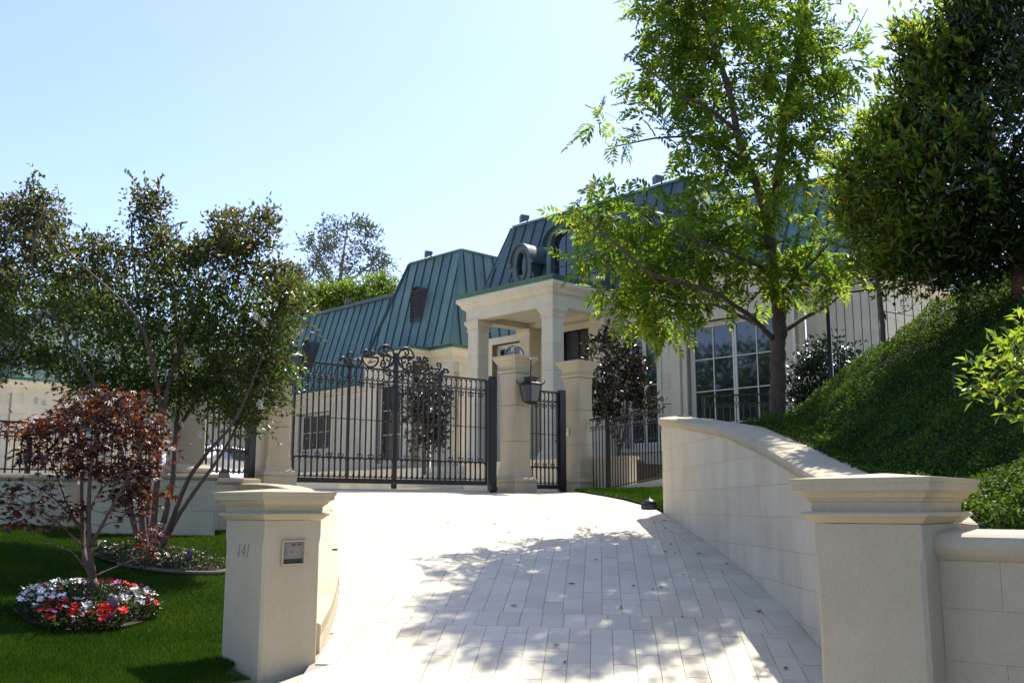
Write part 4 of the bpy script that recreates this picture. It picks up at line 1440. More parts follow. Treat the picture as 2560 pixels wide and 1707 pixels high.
# dormers on the front slope; slope: z = ZB + (v-2.78)*(ZR-ZB)/1.22
def dormer_oval(uc, zc):
    t = MB()
    vf = 2.80
    fnd = lambda a, d, z: H(a, vf - d, z)
    hw, r_ = 0.46, 0.46
    outer, inner = [], []
    n_ = 28
    prof_o = [(-0.62, zc - 1.05), (-0.52, zc - 0.62), (-0.40, zc - 0.35), (-0.44, zc)] + [(0.46 * math.cos(a), zc + 0.12 + 0.60 * math.sin(a)) for a in np.linspace(math.pi, 0, 16)] + [(0.44, zc), (0.40, zc - 0.35), (0.52, zc - 0.62), (0.62, zc - 1.05)]
    k = len(prof_o)
    # front plate with an oval hole
    ov = []
    for x, z in prof_o:
        a = math.atan2((z - zc) / 0.48, x / 0.21)
        ov.append((0.215 * math.cos(a), zc + 0.48 * math.sin(a)))
    V_ = [fnd(uc + x, 0, z) for x, z in prof_o] + [fnd(uc + x, 0, z) for x, z in ov] + [fnd(uc + x, -0.10, z) for x, z in ov] + [fnd(uc + x, -1.5, z) for x, z in prof_o]
    F_ = []
    for i in range(k - 1):
        F_.append((i, i + 1, k + i + 1, k + i))
        F_.append((k + i, k + i + 1, 2 * k + i + 1, 2 * k + i))
        F_.append((i + 1, i, 3 * k + i, 3 * k + i + 1))
    F_ += [(k - 1, 0, k, 2 * k - 1), (2 * k - 1, k, 2 * k, 3 * k - 1)]
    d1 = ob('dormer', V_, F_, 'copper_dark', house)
    oval = [(0.215 * math.cos(a), zc + 0.48 * math.sin(a)) for a in np.linspace(0, 2 * math.pi, 33)[:-1]]
    ob('pane', [fnd(uc + x, -0.09, z) for x, z in oval], [tuple(range(32))], 'glass', d1)
    MB().tube([fnd(uc + x * 1.05, 0.02, zc + (z - zc) * 1.04) for x, z in oval + oval[:1]], 0.035, 6).out('oval_frame', 'copper_dark', d1, True)
    # curved hood
    Ph = [(0.475 * math.cos(a), zc + 0.12 + 0.625 * math.sin(a)) for a in np.linspace(math.pi, 0, 18)]
    V_, F_ = [], []
    for x, z in Ph:
        for dd, sc2 in ((0.09, 1.0), (-1.6, 1.0), (-1.6, 0.95), (0.09, 0.95)):
            V_.append(fnd(uc + x * sc2, dd, zc + 0.12 + (z - zc - 0.12) * sc2))
    for i in range(len(Ph) - 1):
        for j in range(4):
            F_.append((i * 4 + j, i * 4 + (j + 1) % 4, (i + 1) * 4 + (j + 1) % 4, (i + 1) * 4 + j))
    F_ += [(0, 1, 2, 3), tuple((len(Ph) - 1) * 4 + j for j in (3, 2, 1, 0))]
    ob('hood', V_, F_, 'copper_dark', d1)
    for sg in (-1, 1):
        boxf(fnd, uc + sg * 0.50 - 0.09, uc + sg * 0.50 + 0.09, -1.4, 0.09, zc + 0.03, zc + 0.12).out('hood_end', 'copper_dark', d1)
        P = spiral((uc + sg * 0.47, zc - 0.42), 0.13, 0.03, math.pi / 2, -sg * 1.2, 16)
        MB().tube([fnd(x, 0.03, z) for x, z in P], 0.03, 5).out('volute', 'copper_dark', d1)
    return d1
dormer_oval(4.05, 9.27)
dormer_oval(-1.15, 9.27)

def dormer_arch(uc, z0, w_, zspring, rise):
    vf = 2.40
    fnd = lambda a, d, z: H(a, vf - d, z)
    arc_ = [(w_ * math.cos(a), zspring + rise * math.sin(a)) for a in np.linspace(math.pi, 0, 18)]
    outl = [(-w_, z0)] + arc_ + [(w_, z0)]
    inn = [(-w_ + 0.17, z0 + 0.05)] + [((w_ - 0.17) * math.cos(a), zspring + (rise - 0.17) * math.sin(a)) for a in np.linspace(math.pi, 0, 18)] + [(w_ - 0.17, z0 + 0.05)]
    k = len(outl)
    V_ = [fnd(uc + x, 0, z) for x, z in outl] + [fnd(uc + x, 0, z) for x, z in inn] + [fnd(uc + x, -0.22, z) for x, z in inn] + [fnd(uc + x, -2.2, z) for x, z in outl]
    F_ = []
    for i in range(k - 1):
        F_ += [(i, i + 1, k + i + 1, k + i), (k + i, k + i + 1, 2 * k + i + 1, 2 * k + i), (i + 1, i, 3 * k + i, 3 * k + i + 1)]
    d1 = ob('dormer', V_, F_, 'copper_dark', house)
    ob('pane', [fnd(uc + x, -0.2, z) for x, z in inn], [tuple(range(k))], 'glass', d1)
    for i in range(1, 4):
        x = -w_ + 0.17 + (2 * w_ - 0.34) * i / 4
        boxf(fnd, uc + x - 0.012, uc + x + 0.012, -0.2, -0.175, z0 + 0.05, zspring + rise * 0.75).out('muntin', 'gutter', d1)
    for j in range(1, 4):
        z = z0 + 0.05 + j * 0.42
        boxf(fnd, uc - w_ + 0.17, uc + w_ - 0.17, -0.2, -0.178, z - 0.012, z + 0.012).out('muntin', 'gutter', d1)
    Ph = [((w_ + 0.08) * math.cos(a), zspring + (rise + 0.08) * math.sin(a)) for a in np.linspace(math.pi, 0, 18)]
    V_, F_ = [], []
    for x, z in Ph:
        for dd, q in ((0.14, 0.0), (-2.3, 0.0), (-2.3, -0.07), (0.14, -0.07)):
            V_.append(fnd(uc + x, dd, z + q))
    for i in range(len(Ph) - 1):
        for j in range(4):
            F_.append((i * 4 + j, i * 4 + (j + 1) % 4, (i + 1) * 4 + (j + 1) % 4, (i + 1) * 4 + j))
    F_ += [(0, 1, 2, 3), tuple((len(Ph) - 1) * 4 + j for j in (3, 2, 1, 0))]
    ob('hood', V_, F_, 'copper', d1)
dormer_arch(1.45, 8.0, 1.10, 9.62, 0.62)

# --- right wing, set back
fr_ = lambda a, d, z: H(a, 3.5 - d, z)
wall_blocks('wall', fr_, -7.45, -5.52, 2.4, 6.92)
fs = lambda a, d, z: H(-5.5 - d, a, z)
wall_blocks('wall', fs, 2.86, 3.49, 1.9, 7.1)
fs2 = lambda a, d, z: H(-7.45 - d, a, z)
wall_blocks('wall', fs2, 3.52, 8.0, 2.4, 6.92)
path = [hp(-5.4, 3.28, 6.90), hp(-7.68, 3.28, 6.90), hp(-7.68, 9, 6.90)]
ENT2 = [(a, b * 0.62) for a, b in ENT]
GUT2 = [(a, b * 0.62 + 0.0) for a, b in GUT]
MB().sweep(path, ENT2, 1).out('entablature', 'house', house)
MB().sweep(path, GUT2, 1).out('gutter', 'gutter', house)
q0, q1 = H(-3.0, 3.5, 7.36), H(-7.5, 3.5, 7.36)
s0, s1 = H(-3.0, 5.0, 10.45), H(-6.0, 5.0, 10.45)
roof_face(lerp(q0, q1), lerp(s0, s1), 11, 'copper')
roof_face(lerp(q1, H(-7.5, 9, 7.36)), lerp(s1, H(-6.0, 9, 10.45)), 10, 'copper')
bar3(s0, s1, 0.12, 0.07, 'ridge_cap', 'copper', house)
# white rainwater pipe at the corner
MB().tube([H(-5.56, 2.80, 2.2), H(-5.56, 2.80, 7.0)], 0.04, 8).out('downpipe', 'white_paint', house)

# --- pavilion on the left of the portico
PE = 7.45
fp = lambda a, d, z: H(a, 4.75 - d, z)
wall_blocks('wall', fp, 9.65, 10.9, 1.95, PE - 0.45)
fpb = lambda a, d, z: H(a, 3.8 - d, z)
bigw = (11.35, 13.05, FLOOR + 0.45, 6.35)
wall_blocks('wall', fpb, 10.92, 13.9, 1.95, PE - 0.45, [bigw])
surround(fpb, *bigw, 0.22, 0.05, True, 0.30)
window('window', fpb, *bigw, 2, 2, 3, 0.18)
fps = lambda a, d, z: H(9.65 - d, a, z)
wall_blocks('wall', fps, 4.77, 9.0, 1.95, PE - 0.45)
fps2 = lambda a, d, z: H(10.92 - d, a, z)
wall_blocks('wall', fps2, 3.82, 4.74, 1.95, PE - 0.45)
path = [hp(14.15, 9, PE - 0.5), hp(14.15, 3.56, PE - 0.5), hp(10.7, 3.56, PE - 0.5), hp(10.7, 4.5, PE - 0.5), hp(9.4, 4.5, PE - 0.5), hp(9.4, 9, PE - 0.5)]
ENT3 = [(a, b * 0.76) for a, b in ENT]
GUT3 = [(a, b * 0.76) for a, b in GUT]
MB().sweep(path, ENT3, 1).out('entablature', 'house', house)
MB().sweep(path, GUT3, 1).out('gutter', 'gutter', house)
MB().add([H(14, 3.7, PE + 0.06), H(9.5, 4.6, PE + 0.06), H(9.5, 9, PE + 0.06), H(14, 9, PE + 0.06)], [(0, 1, 2, 3)]).out('roof_deck', 'copper_dark', house)
zb_ = PE + 0.11
pA, pB = H(14.6, 4.35, zb_), H(9.35, 4.35, zb_)
tA, tB = H(13.05, 5.3, 11.33), H(9.87, 5.3, 11.33)
roof_face(lerp(pA, pB), lerp(tA, tB), 10, 'copper')
pC, tC = H(9.35, 10, zb_), H(9.87, 10, 11.33)
roof_face(lerp(pB, pC), lerp(tB, tC), 11, 'copper')
roof_face(lerp(H(14.6, 10, zb_), pA), lerp(H(13.05, 10, 11.33), tA), 11, 'copper')
bar3(tA + [0, 0, 0.03], tB + [0, 0, 0.03], 0.12, 0.07, 'ridge_cap', 'copper', house)
bar3(tB + [0, 0, 0.03], tC + [0, 0, 0.03], 0.12, 0.07, 'ridge_cap', 'copper', house)
bar3(pB, tB, 0.12, 0.06, 'hip_cap', 'copper', house)
bar3(pA, tA, 0.10, 0.05, 'hip_cap', 'seam', house)
MB().add([tA, tB, tC, H(13.05, 10, 11.33)], [(0, 1, 2, 3)]).out('flat_roof', 'copper_dark', house)

# louvred roof vents
def roof_vent(p_b, e_, out_, up_, w_, h_):
    """upright box with a round head, louvres on the front"""
    n_ = out_
    prof_ = [(-w_ / 2, 0)] + [(w_ / 2 * math.cos(a), h_ - w_ / 2 + w_ / 2 * math.sin(a)) for a in np.linspace(math.pi, 0, 12)] + [(w_ / 2, 0)]
    V_ = [p_b + e_ * x + np.array([0, 0, z]) + n_ * 0.0 for x, z in prof_] + [p_b + e_ * x + np.array([0, 0, z]) - n_ * 1.4 for x, z in prof_]
    k = len(prof_)
    v1 = ob('roof_vent', V_, [(i, i + 1, k + i + 1, k + i) for i in range(k - 1)], 'bronze', house)
    ob('backing', [p_b + e_ * x * 0.94 + np.array([0, 0, z * 0.97]) - n_ * 0.10 for x, z in prof_], [tuple(range(k))], 'darkdot', v1)
    n_l = 13
    for i in range(n_l):
        z = 0.05 + (h_ - 0.12) * i / n_l
        ww = w_ / 2 * 0.93
        if z > h_ - w_ / 2:
            ww = math.sqrt(max(0.01, (w_ / 2) ** 2 - (z - h_ + w_ / 2) ** 2)) * 0.9
        MB().par(p_b - e_ * ww + np.array([0, 0, z]) - n_ * 0.07, e_ * 2 * ww, n_ * 0.07 + np.array([0, 0, -0.035]), [0, 0, 0.022]).out('louvre', 'bronze', v1)
def slope_pt(b0, b1, t0, t1, s_, h_):
    b = b0 + (b1 - b0) * s_
    t_ = t0 + (t1 - t0) * s_
    return b + (t_ - b) * h_
roof_vent(slope_pt(pA, pB, tA, tB, 0.515, 0.30) - VH * 0.05, UH, -VH, None, 0.66, 1.42)

# --- low wing further left
fw1 = lambda a, d, z: H(a, 5.25 - d, z)
w1 = (18.3, 20.9, 4.0, 5.75)
wall_blocks('wall', fw1, 14.0, 24.0, 1.95, 6.25, [w1])
surround(fw1, *w1, 0.15, 0.04, True, 0.2)
window('window', fw1, *w1, 2, 2, 2, 0.15)
path = [hp(24.2, 5.0, 6.12), hp(14.0, 5.0, 6.12)]
MB().sweep(path, ENT3, 1).out('entablature', 'house', house)
MB().sweep(path, [(a, b * 0.76) for a, b in GUT], 1).out('gutter', 'gutter', house)
e0, e1, g0, g1 = H(24.3, 5.05, 6.72), H(14.0, 5.05, 6.72), H(24.3, 6.25, 10.55), H(14.0, 6.25, 10.55)
roof_face(lerp(e0, e1), lerp(g0, g1), 20, 'copper')
bar3(g0, g1, 0.22, 0.14, 'ridge_cap', 'copper_dark', house)
MB().add([g0, g1, H(14, 12, 10.6), H(24.3, 12, 10.6)], [(0, 1, 2, 3)]).out('flat_roof', 'copper_dark', house)
roof_vent(slope_pt(e0, e1, g0, g1, 0.36, 0.26) - VH * 0.05, UH, -VH, None, 0.66, 1.42)

# --- wing coming forward at far left
fw2 = lambda a, d, z: H(24.0 - d, a, z)
wf = (-3.4, -1.9, 3.6, 5.6)
wf2 = (0.5, 2.0, 3.6, 5.6)
wall_blocks('wall', fw2, -6.0, 5.2, 1.95, 6.25, [wf, wf2])
for w_ in (wf, wf2):
    surround(fw2, *w_, 0.15, 0.04, True, 0.2)
    window('window', fw2, *w_, 2, 2, 2, 0.15)
fw3 = lambda a, d, z: H(a, -6.0 - d, z)
wall_blocks('wall', fw3, 24.02, 32, 1.95, 6.25)
path = [hp(32, -6.25, 6.12), hp(23.75, -6.25, 6.12), hp(23.75, 5.0, 6.12)]
MB().sweep(path, ENT3, 1).out('entablature', 'house', house)
MB().sweep(path, GUT3, 1).out('gutter', 'gutter', house)
a0, a1, c0, c1 = H(23.8, -6.2, 6.72), H(23.8, 5.6, 6.72), H(25.2, -4.8, 9.75), H(25.2, 5.6, 9.75)
roof_face(lerp(a0, a1), lerp(c0, c1), 25, 'copper')
roof_face(lerp(H(32, -6.2, 6.72), a0), lerp(H(32, -4.8, 9.75), c0), 16, 'copper_dark')
bar3(c0, c1, 0.14, 0.1, 'ridge_cap', 'copper_dark', house)
bar3(a0, c0, 0.12, 0.06, 'hip_cap', 'copper', house)
MB().add([c0, c1, H(34, 5.6, 9.8), H(34, -4.8, 9.8)], [(0, 1, 2, 3)]).out('flat_roof', 'copper_dark', house)

# porch floor and steps
pf = MB()
pf.par(H(-5.5, -0.1, 1.9), UH * 20, VH * 4.9, [0, 0, FLOOR - 1.9])
pf.out('porch_floor', 'house', house)
for k in range(5):
    z = FLOOR - 0.155 * (k + 1)
    mb = MB().par(H(-0.3 - 0.02 * k, -0.1 - 0.36 * (k + 1), 1.85), UH * (5.2 + 0.04 * k), VH * 0.358, [0, 0, z - 1.85 - 0.04])
    st_ = mb.out('step', 'house', house)
    MB().sweep([H(5.0 + 0.02 * k, -0.1 - 0.36 * (k + 1), z), H(-0.35 - 0.02 * k, -0.1 - 0.36 * (k + 1), z)], [(-0.40, -0.04), (0.02, -0.04), (0.035, -0.02), (0.02, 0.0), (-0.40, 0.0)], 1).out('tread', 'house', st_)

# planting walls before the house
pw = thing('planter_wall', tuple(H(7, -3.0, 1.95)), 'low sunlit limestone planter wall behind the double gate', 'wall')
MB().par(H(5.6, -2.9, 1.9), UH * 4.2, VH * 0.3, [0, 0, 0.68]).out('wall_body', 'house', pw)
MB().par(H(5.55, -2.95, 2.581), UH * 4.3, VH * 0.4, [0, 0, 0.06]).out('coping', 'house', pw)
pw2 = thing('planter_wall', (3, 22, 1.95), 'low limestone planter wall behind the ring-top fence at right', 'wall')
MB().par(H(-5.3, -3.4, 1.9), UH * 5.0, VH * 0.28, [0, 0, 0.70]).out('wall_body', 'house', pw2)
MB().par(H(-5.35, -3.45, 2.601), UH * 5.1, VH * 0.38, [0, 0, 0.06]).out('coping', 'house', pw2)
MB().par(H(-5.3, -3.1, 1.9), UH * 4.9, VH * 2.8, [0, 0, 0.62]).out('soil', 'soil', pw2)

# floodlights along the ridges
def floodlight(p, label):
    t = thing('floodlight', tuple(p), label, 'floodlight', 'floodlights on the roof ridges')
    p = np.asarray(p, float)
    MB().tube([p, p + [0, 0, 0.16]], 0.025, 6).out('stem', 'bronze', t)
    d1 = UH * 0.5 - VH * 0.85
    d1 /= np.linalg.norm(d1)
    s1_ = np.cross(d1, [0, 0, 1])
    up_ = np.array([0, 0, 1.0])
    o_ = p + [0, 0, 0.17] - d1 * 0.06
    V_ = []
    for q, w_, h0_, h1_ in ((0.0, 0.07, 0.0, 0.12), (0.30, 0.15, -0.04, 0.20)):
        for sx, hz in ((-w_, h0_), (w_, h0_), (w_, h1_), (-w_, h1_)):
            V_.append(o_ + d1 * q + s1_ * sx + up_ * hz - up_ * q * 0.25)
    ob('head', V_, [(0, 1, 2, 3), (7, 6, 5, 4), (0, 4, 5, 1), (1, 5, 6, 2), (2, 6, 7, 3), (3, 7, 4, 0)], 'bronze', t)
floodlight(slope_pt(mt0, mt1, mt0, mt1, 0.09, 0), 'floodlight on the main roof ridge above the oval dormer')
floodlight(slope_pt(mt0, mt1, mt0, mt1, 0.86, 0), 'floodlight on the main roof ridge nearest the tall leafy tree')
floodlight(slope_pt(tA, tB, tA, tB, 0.42, 0), 'floodlight on the pavilion roof above its louvred vent')
floodlight(slope_pt(g0, g1, g0, g1, 0.56, 0) + [0, 0, 0.05], 'floodlight on the low wing ridge beside the bright hedge')

# utility cabinet and vent behind the right fence
t = thing('utility_cabinet', (2.35, 21.3, 1.95), 'white and grey utility cabinet behind the ring-top fence', 'cabinet')
cb = np.array([2.42, 20.9, 1.95])
MB().box(cb + [0, 0, 0.32], (0.50, 0.45, 0.64), R(44)).out('body', 'fixture', t)
MB().box(cb + [-0.19, -0.16, 0.32], (0.02, 0.44, 0.62), R(44)).out('door', 'cabinet', t)
for z in (0.16, 0.46):
    MB().box(cb + [-0.21, -0.16, z], (0.02, 0.03, 0.05), R(44)).out('hinge', 'darkdot', t)

# white car in the courtyard behind the left fence
def car(c, yaw):
    t = thing('parked_car', (c[0], c[1], 1.95), 'white car in the courtyard seen through the fence left of the gate', 'car')
    ca, sa = math.cos(yaw), math.sin(yaw)
    def T(x, y, z):
        return (c[0] + x * ca - y * sa, c[1] + x * sa + y * ca, 1.95 + z * 0.85)
    prof_ = [(2.2, 0.35), (2.25, 0.55), (2.15, 0.70), (1.7, 0.80), (0.9, 0.88), (0.3, 1.28), (-0.9, 1.32), (-1.6, 0.98), (-2.1, 0.92), (-2.2, 0.6), (-2.15, 0.35)]
    V_, F_ = [], []
    ws = (0.86, 0.80)
    n_ = len(prof_)
    for sgn, wv in ((-1, 0), (-1, 1), (1, 1), (1, 0)):
        for x, z in prof_:
            wid = 0.88 if z < 0.9 else 0.66
            if wv:
                V_.append(T(x * 0.99, sgn * wid * 0.93, z + 0.03))
            else:
                V_.append(T(x, sgn * wid, z - 0.02))
    for b in range(3):
        for i in range(n_ - 1):
            F_.append((b * n_ + i, b * n_ + i + 1, (b + 1) * n_ + i + 1, (b + 1) * n_ + i))
    F_ += [tuple(range(n_)), tuple(3 * n_ + i for i in range(n_ - 1, -1, -1))]
    ob('body', V_, F_, 'carpaint', t, True)
    for sgn in (-1, 1):
        mbw = MB()
        mbw.add([T(0.85, sgn * 0.84, 0.90), T(0.3, sgn * 0.70, 1.24), T(-0.85, sgn * 0.70, 1.27), T(-1.4, sgn * 0.84, 0.95)], [(0, 1, 2, 3)])
        mbw.out('side_glass', 'glass', t)
    for x in (1.4, -1.35):
        for sgn in (-1, 1):
            V_, F_ = tube_geo([T(x, sgn * 0.72, 0.31), T(x, sgn * 0.90, 0.31)], 0.31, 16)
            ob('wheel', V_, F_, 'rubber', t)
    for sgn in (-1, 1):
        MB().box(T(2.17, sgn * 0.62, 0.62), (0.12, 0.34, 0.13), yaw).out('headlight', 'lglass', t)
car((-7.3, 25.0), R(78))


# ------------------------------------------------------------------ foliage builders (numpy)
def unit(A):
    return A / (np.linalg.norm(A, axis=1)[:, None] + 1e-9)

def leaf_geo(P, D, N, L, W, fold=0.25):
    """one folded diamond per leaf: base, left, tip, right -> two triangles"""
    D = unit(D)
    S_ = unit(np.cross(D, N))
    Nn = np.cross(S_, D)
    L, W = L[:, None], W[:, None]
    a = P
    b = P + D * L * 0.45 - S_ * W * 0.5 + Nn * W * fold
    c = P + D * L - Nn * L * 0.08
    d = P + D * L * 0.45 + S_ * W * 0.5 + Nn * W * fold
    V_ = np.stack([a, b, c, d], 1).reshape(-1, 3)
    k = np.arange(len(P)) * 4
    F_ = np.concatenate([np.stack([k, k + 1, k + 2], 1), np.stack([k, k + 2, k + 3], 1)])
    return V_, F_

def join_geo(parts):
    Vs, Fs, o_ = [], [], 0
    for V_, F_ in parts:
        Vs.append(V_)
        Fs.append(F_ + o_)
        o_ += len(V_)
    return np.concatenate(Vs), np.concatenate(Fs)

def pinnate_geo(P, D, N, L, pairs=5, lw=0.30, rg=rng):
    """compound leaves: leaflets in pairs along an axis"""
    D = unit(D)
    S_ = unit(np.cross(D, N))
    Nn = np.cross(S_, D)
    out_ = []
    n_ = len(P)
    for k in range(pairs):
        t = 0.25 + 0.65 * k / (pairs - 1)
        ll = L * (0.42 - 0.10 * abs(t - 0.5) * 2) * rg.uniform(0.85, 1.15, n_)
        for sg in (-1, 1):
            base = P + D * (L * t)[:, None] - Nn * (L * 0.18 * t * t)[:, None]
            dd = D * 0.62 + S_ * sg * 0.85 - Nn * 0.12 + rg.normal(0, 0.10, (n_, 3))
            out_.append(leaf_geo(base, dd, Nn, ll, ll * lw))
    out_.append(leaf_geo(P + D * (L * 0.92)[:, None] - Nn * (L * 0.16)[:, None], D - Nn * 0.2, Nn, L * 0.4, L * 0.4 * lw))
    return join_geo(out_)

def palmate_geo(P, D, N, L, lobes=5, rg=rng):
    D = unit(D)
    S_ = unit(np.cross(D, N))
    Nn = np.cross(S_, D)
    out_ = []
    for k in range(lobes):
        a = (k - (lobes - 1) / 2) * 0.62
        ll = L * (1.0 - 0.14 * abs(k - (lobes - 1) / 2))
        dd = D * math.cos(a) + S_ * math.sin(a) - Nn * 0.15
        out_.append(leaf_geo(P, dd, Nn, ll, ll * 0.30))
    return join_geo(out_)

def in_poly(x, z, P):
    P = np.asarray(P)
    c = np.zeros(len(x), bool)
    j = len(P) - 1
    for i in range(len(P)):
        xi, zi = P[i]
        xj, zj = P[j]
        with np.errstate(divide='ignore', invalid='ignore'):
            t = ((zi > z) != (zj > z)) & (x < (xj - xi) * (z - zi) / (zj - zi + 1e-12) + xi)
        c ^= t
        j = i
    return c

def edge_dist(x, z, P):
    P = np.asarray(P, float)
    best = np.full(len(x), 9e9)
    for i in range(len(P)):
        a, b = P[i], P[(i + 1) % len(P)]
        ab = b - a
        t = np.clip(((x - a[0]) * ab[0] + (z - a[1]) * ab[1]) / (ab @ ab + 1e-9), 0, 1)
        d = np.hypot(x - a[0] - t * ab[0], z - a[1] - t * ab[1])
        best = np.minimum(best, d)
    return best

def crown_points(P, yc, n_, gaps=(), dmax=1.5, dk=1.3, margin=0.05, rg=rng, tilt=0.0):
    """random cluster centres in a crown whose outline across (x, z) is P, with rounded depth"""
    P = np.asarray(P, float)
    lo, hi = P.min(0), P.max(0)
    out_ = []
    while len(out_) < n_:
        x = rg.uniform(lo[0], hi[0], 4000)
        z = rg.uniform(lo[1], hi[1], 4000)
        ok = in_poly(x, z, P)
        x, z = x[ok], z[ok]
        d = edge_dist(x, z, P)
        ok = d > margin * rg.uniform(0.3, 1.5, len(d))
        x, z, d = x[ok], z[ok], d[ok]
        for gx, gz, gr in gaps:
            ok = np.hypot(x - gx, z - gz) > gr
            x, z, d = x[ok], z[ok], d[ok]
        dep = np.minimum(dmax, 0.12 + dk * d)
        y = yc + rg.uniform(-1, 1, len(x)) * dep + tilt * (x - P[:, 0].mean())
        out_ += list(zip(x, y, z))
    return np.array(out_[:n_])

def clump(cen_, k, rad, rg, keep=0.12):
    """gather cluster centres into boughs so that gaps open between them"""
    B = cen_[rg.choice(len(cen_), k, replace=False)]
    d = np.min(np.linalg.norm(cen_[:, None, :] - B[None], axis=2), axis=1)
    return cen_[(d < rad * rg.uniform(0.75, 1.15, len(cen_))) | (rg.random(len(cen_)) < keep)]

def sprays(roots, mid, n_, length, rg, leaf_l, leaf_w, mb_, gap=0.035, up=0.5):
    """thin arching shoots with leaves set along them; mid = crown middle the shoots point away from"""
    Ps, Ds, Ns = [], [], []
    for _ in range(n_):
        p0 = roots[rg.integers(len(roots))]
        d = p0 - mid
        d = d / (np.linalg.norm(d) + 1e-9) + rg.normal(0, 0.45, 3) + np.array([0, 0, up])
        d /= np.linalg.norm(d)
        L = length * rg.uniform(0.5, 1.2)
        bend = rg.normal(0, 0.25, 3) + np.array([0, 0, -0.35])
        Q = np.array([p0 + d * L * t + bend * L * t * t for t in np.linspace(0, 1, 6)])
        mb_.tube(Q, np.linspace(0.006, 0.002, 6), 4, False)
        m_ = max(4, int(L / gap))
        for t in np.linspace(0.15, 1, m_):
            q = p0 + d * L * t + bend * L * t * t
            Ps.append(q)
            Ds.append(d + rg.normal(0, 0.7, 3))
            Ns.append(np.array([0, 0, 1.0]) + rg.normal(0, 0.5, 3))
    Ps, Ds, Ns = np.array(Ps), np.array(Ds), np.array(Ns)
    return leaf_geo(Ps, Ds, Ns, rg.uniform(leaf_l * 0.7, leaf_l * 1.2, len(Ps)), rg.uniform(leaf_w * 0.7, leaf_w * 1.2, len(Ps)))

def top_roots(cen_, frac, rg):
    """outer clusters of a crown"""
    m_ = cen_.mean(0)
    d = np.linalg.norm((cen_ - m_) * np.array([1, 0.6, 1.3]), axis=1) + 0.3 * (cen_[:, 2] - m_[2])
    return cen_[np.argsort(-d)[:int(len(cen_) * frac)]]

def limb_samples(limbs, step=0.06):
    pts, rad = [], []
    for P, r0, r1 in limbs:
        P = np.asarray(P, float)
        Q = smooth_path(P, max(6, int(np.sum(np.linalg.norm(np.diff(P, axis=0), axis=1)) / step)))
        pts.append(Q)
        rad.append(np.linspace(r0, r1, len(Q)))
    return pts, rad

def build_trunk(parent, limbs, mat, centres, twig_r=0.012, n_side=8, jitter=0.06, rg=rng, name='trunk', reach=1.0, sub=4):
    mb_ = MB()
    pts, rad = limb_samples(limbs)
    allp, allr = [], []
    for Q, r_ in zip(pts, rad):
        Q = Q + rg.normal(0, 0.25, Q.shape) * r_[:, None] * 0.35
        mb_.tube(Q, r_, n_side)
        allp.append(Q)
        allr.append(r_)
    AP, AR = np.concatenate(allp), np.concatenate(allr)
    order = np.argsort([np.min(np.linalg.norm(AP - c_, axis=1)) for c_ in centres])
    ext_p, ext_r = [AP], [AR]
    for i in order:
        c_ = centres[i]
        EP, ER = np.concatenate(ext_p), np.concatenate(ext_r)
        d = np.linalg.norm(EP - c_, axis=1) + np.where(EP[:, 2] > c_[2] + 0.1, 0.6 * reach, 0) + np.where(ER < twig_r * 0.6, 0.15, 0)
        k = int(np.argmin(d))
        p0 = EP[k]
        L = np.linalg.norm(c_ - p0)
        if L < 0.03:
            continue
        mid = (p0 + c_) / 2 + rg.normal(0, 0.10, 3) * L + np.array([0, 0, -0.05 * L])
        Q = smooth_path([p0, mid, c_], sub + 1)
        r0 = min(ER[k] * 0.7, twig_r * (0.55 + 0.7 * min(1.5, L)))
        rr = np.linspace(r0, max(0.003, r0 * 0.35), len(Q))
        mb_.tube(Q, rr, 4 if r0 < 0.02 else 6, False)
        ext_p.append(Q[1:])
        ext_r.append(rr[1:])
    return mb_.out(name, mat, parent, True)

def scatter(centres, per, rad, rg=rng, squash=(1, 1, 0.8)):
    n_ = len(centres) * per
    C = np.repeat(centres, per, 0)
    off = rg.normal(0, 1, (n_, 3)) * np.array(squash) * rad * 0.55
    return C + off, off

def leaves_from(C, off, rg, out_w=0.8, up=0.3, droop=0.0):
    D = unit(off) * out_w + rg.normal(0, 0.55, off.shape) + np.array([0, 0, up - droop])
    N = np.array([0, 0, 1.0]) + rg.normal(0, 0.55, off.shape)
    return D, N

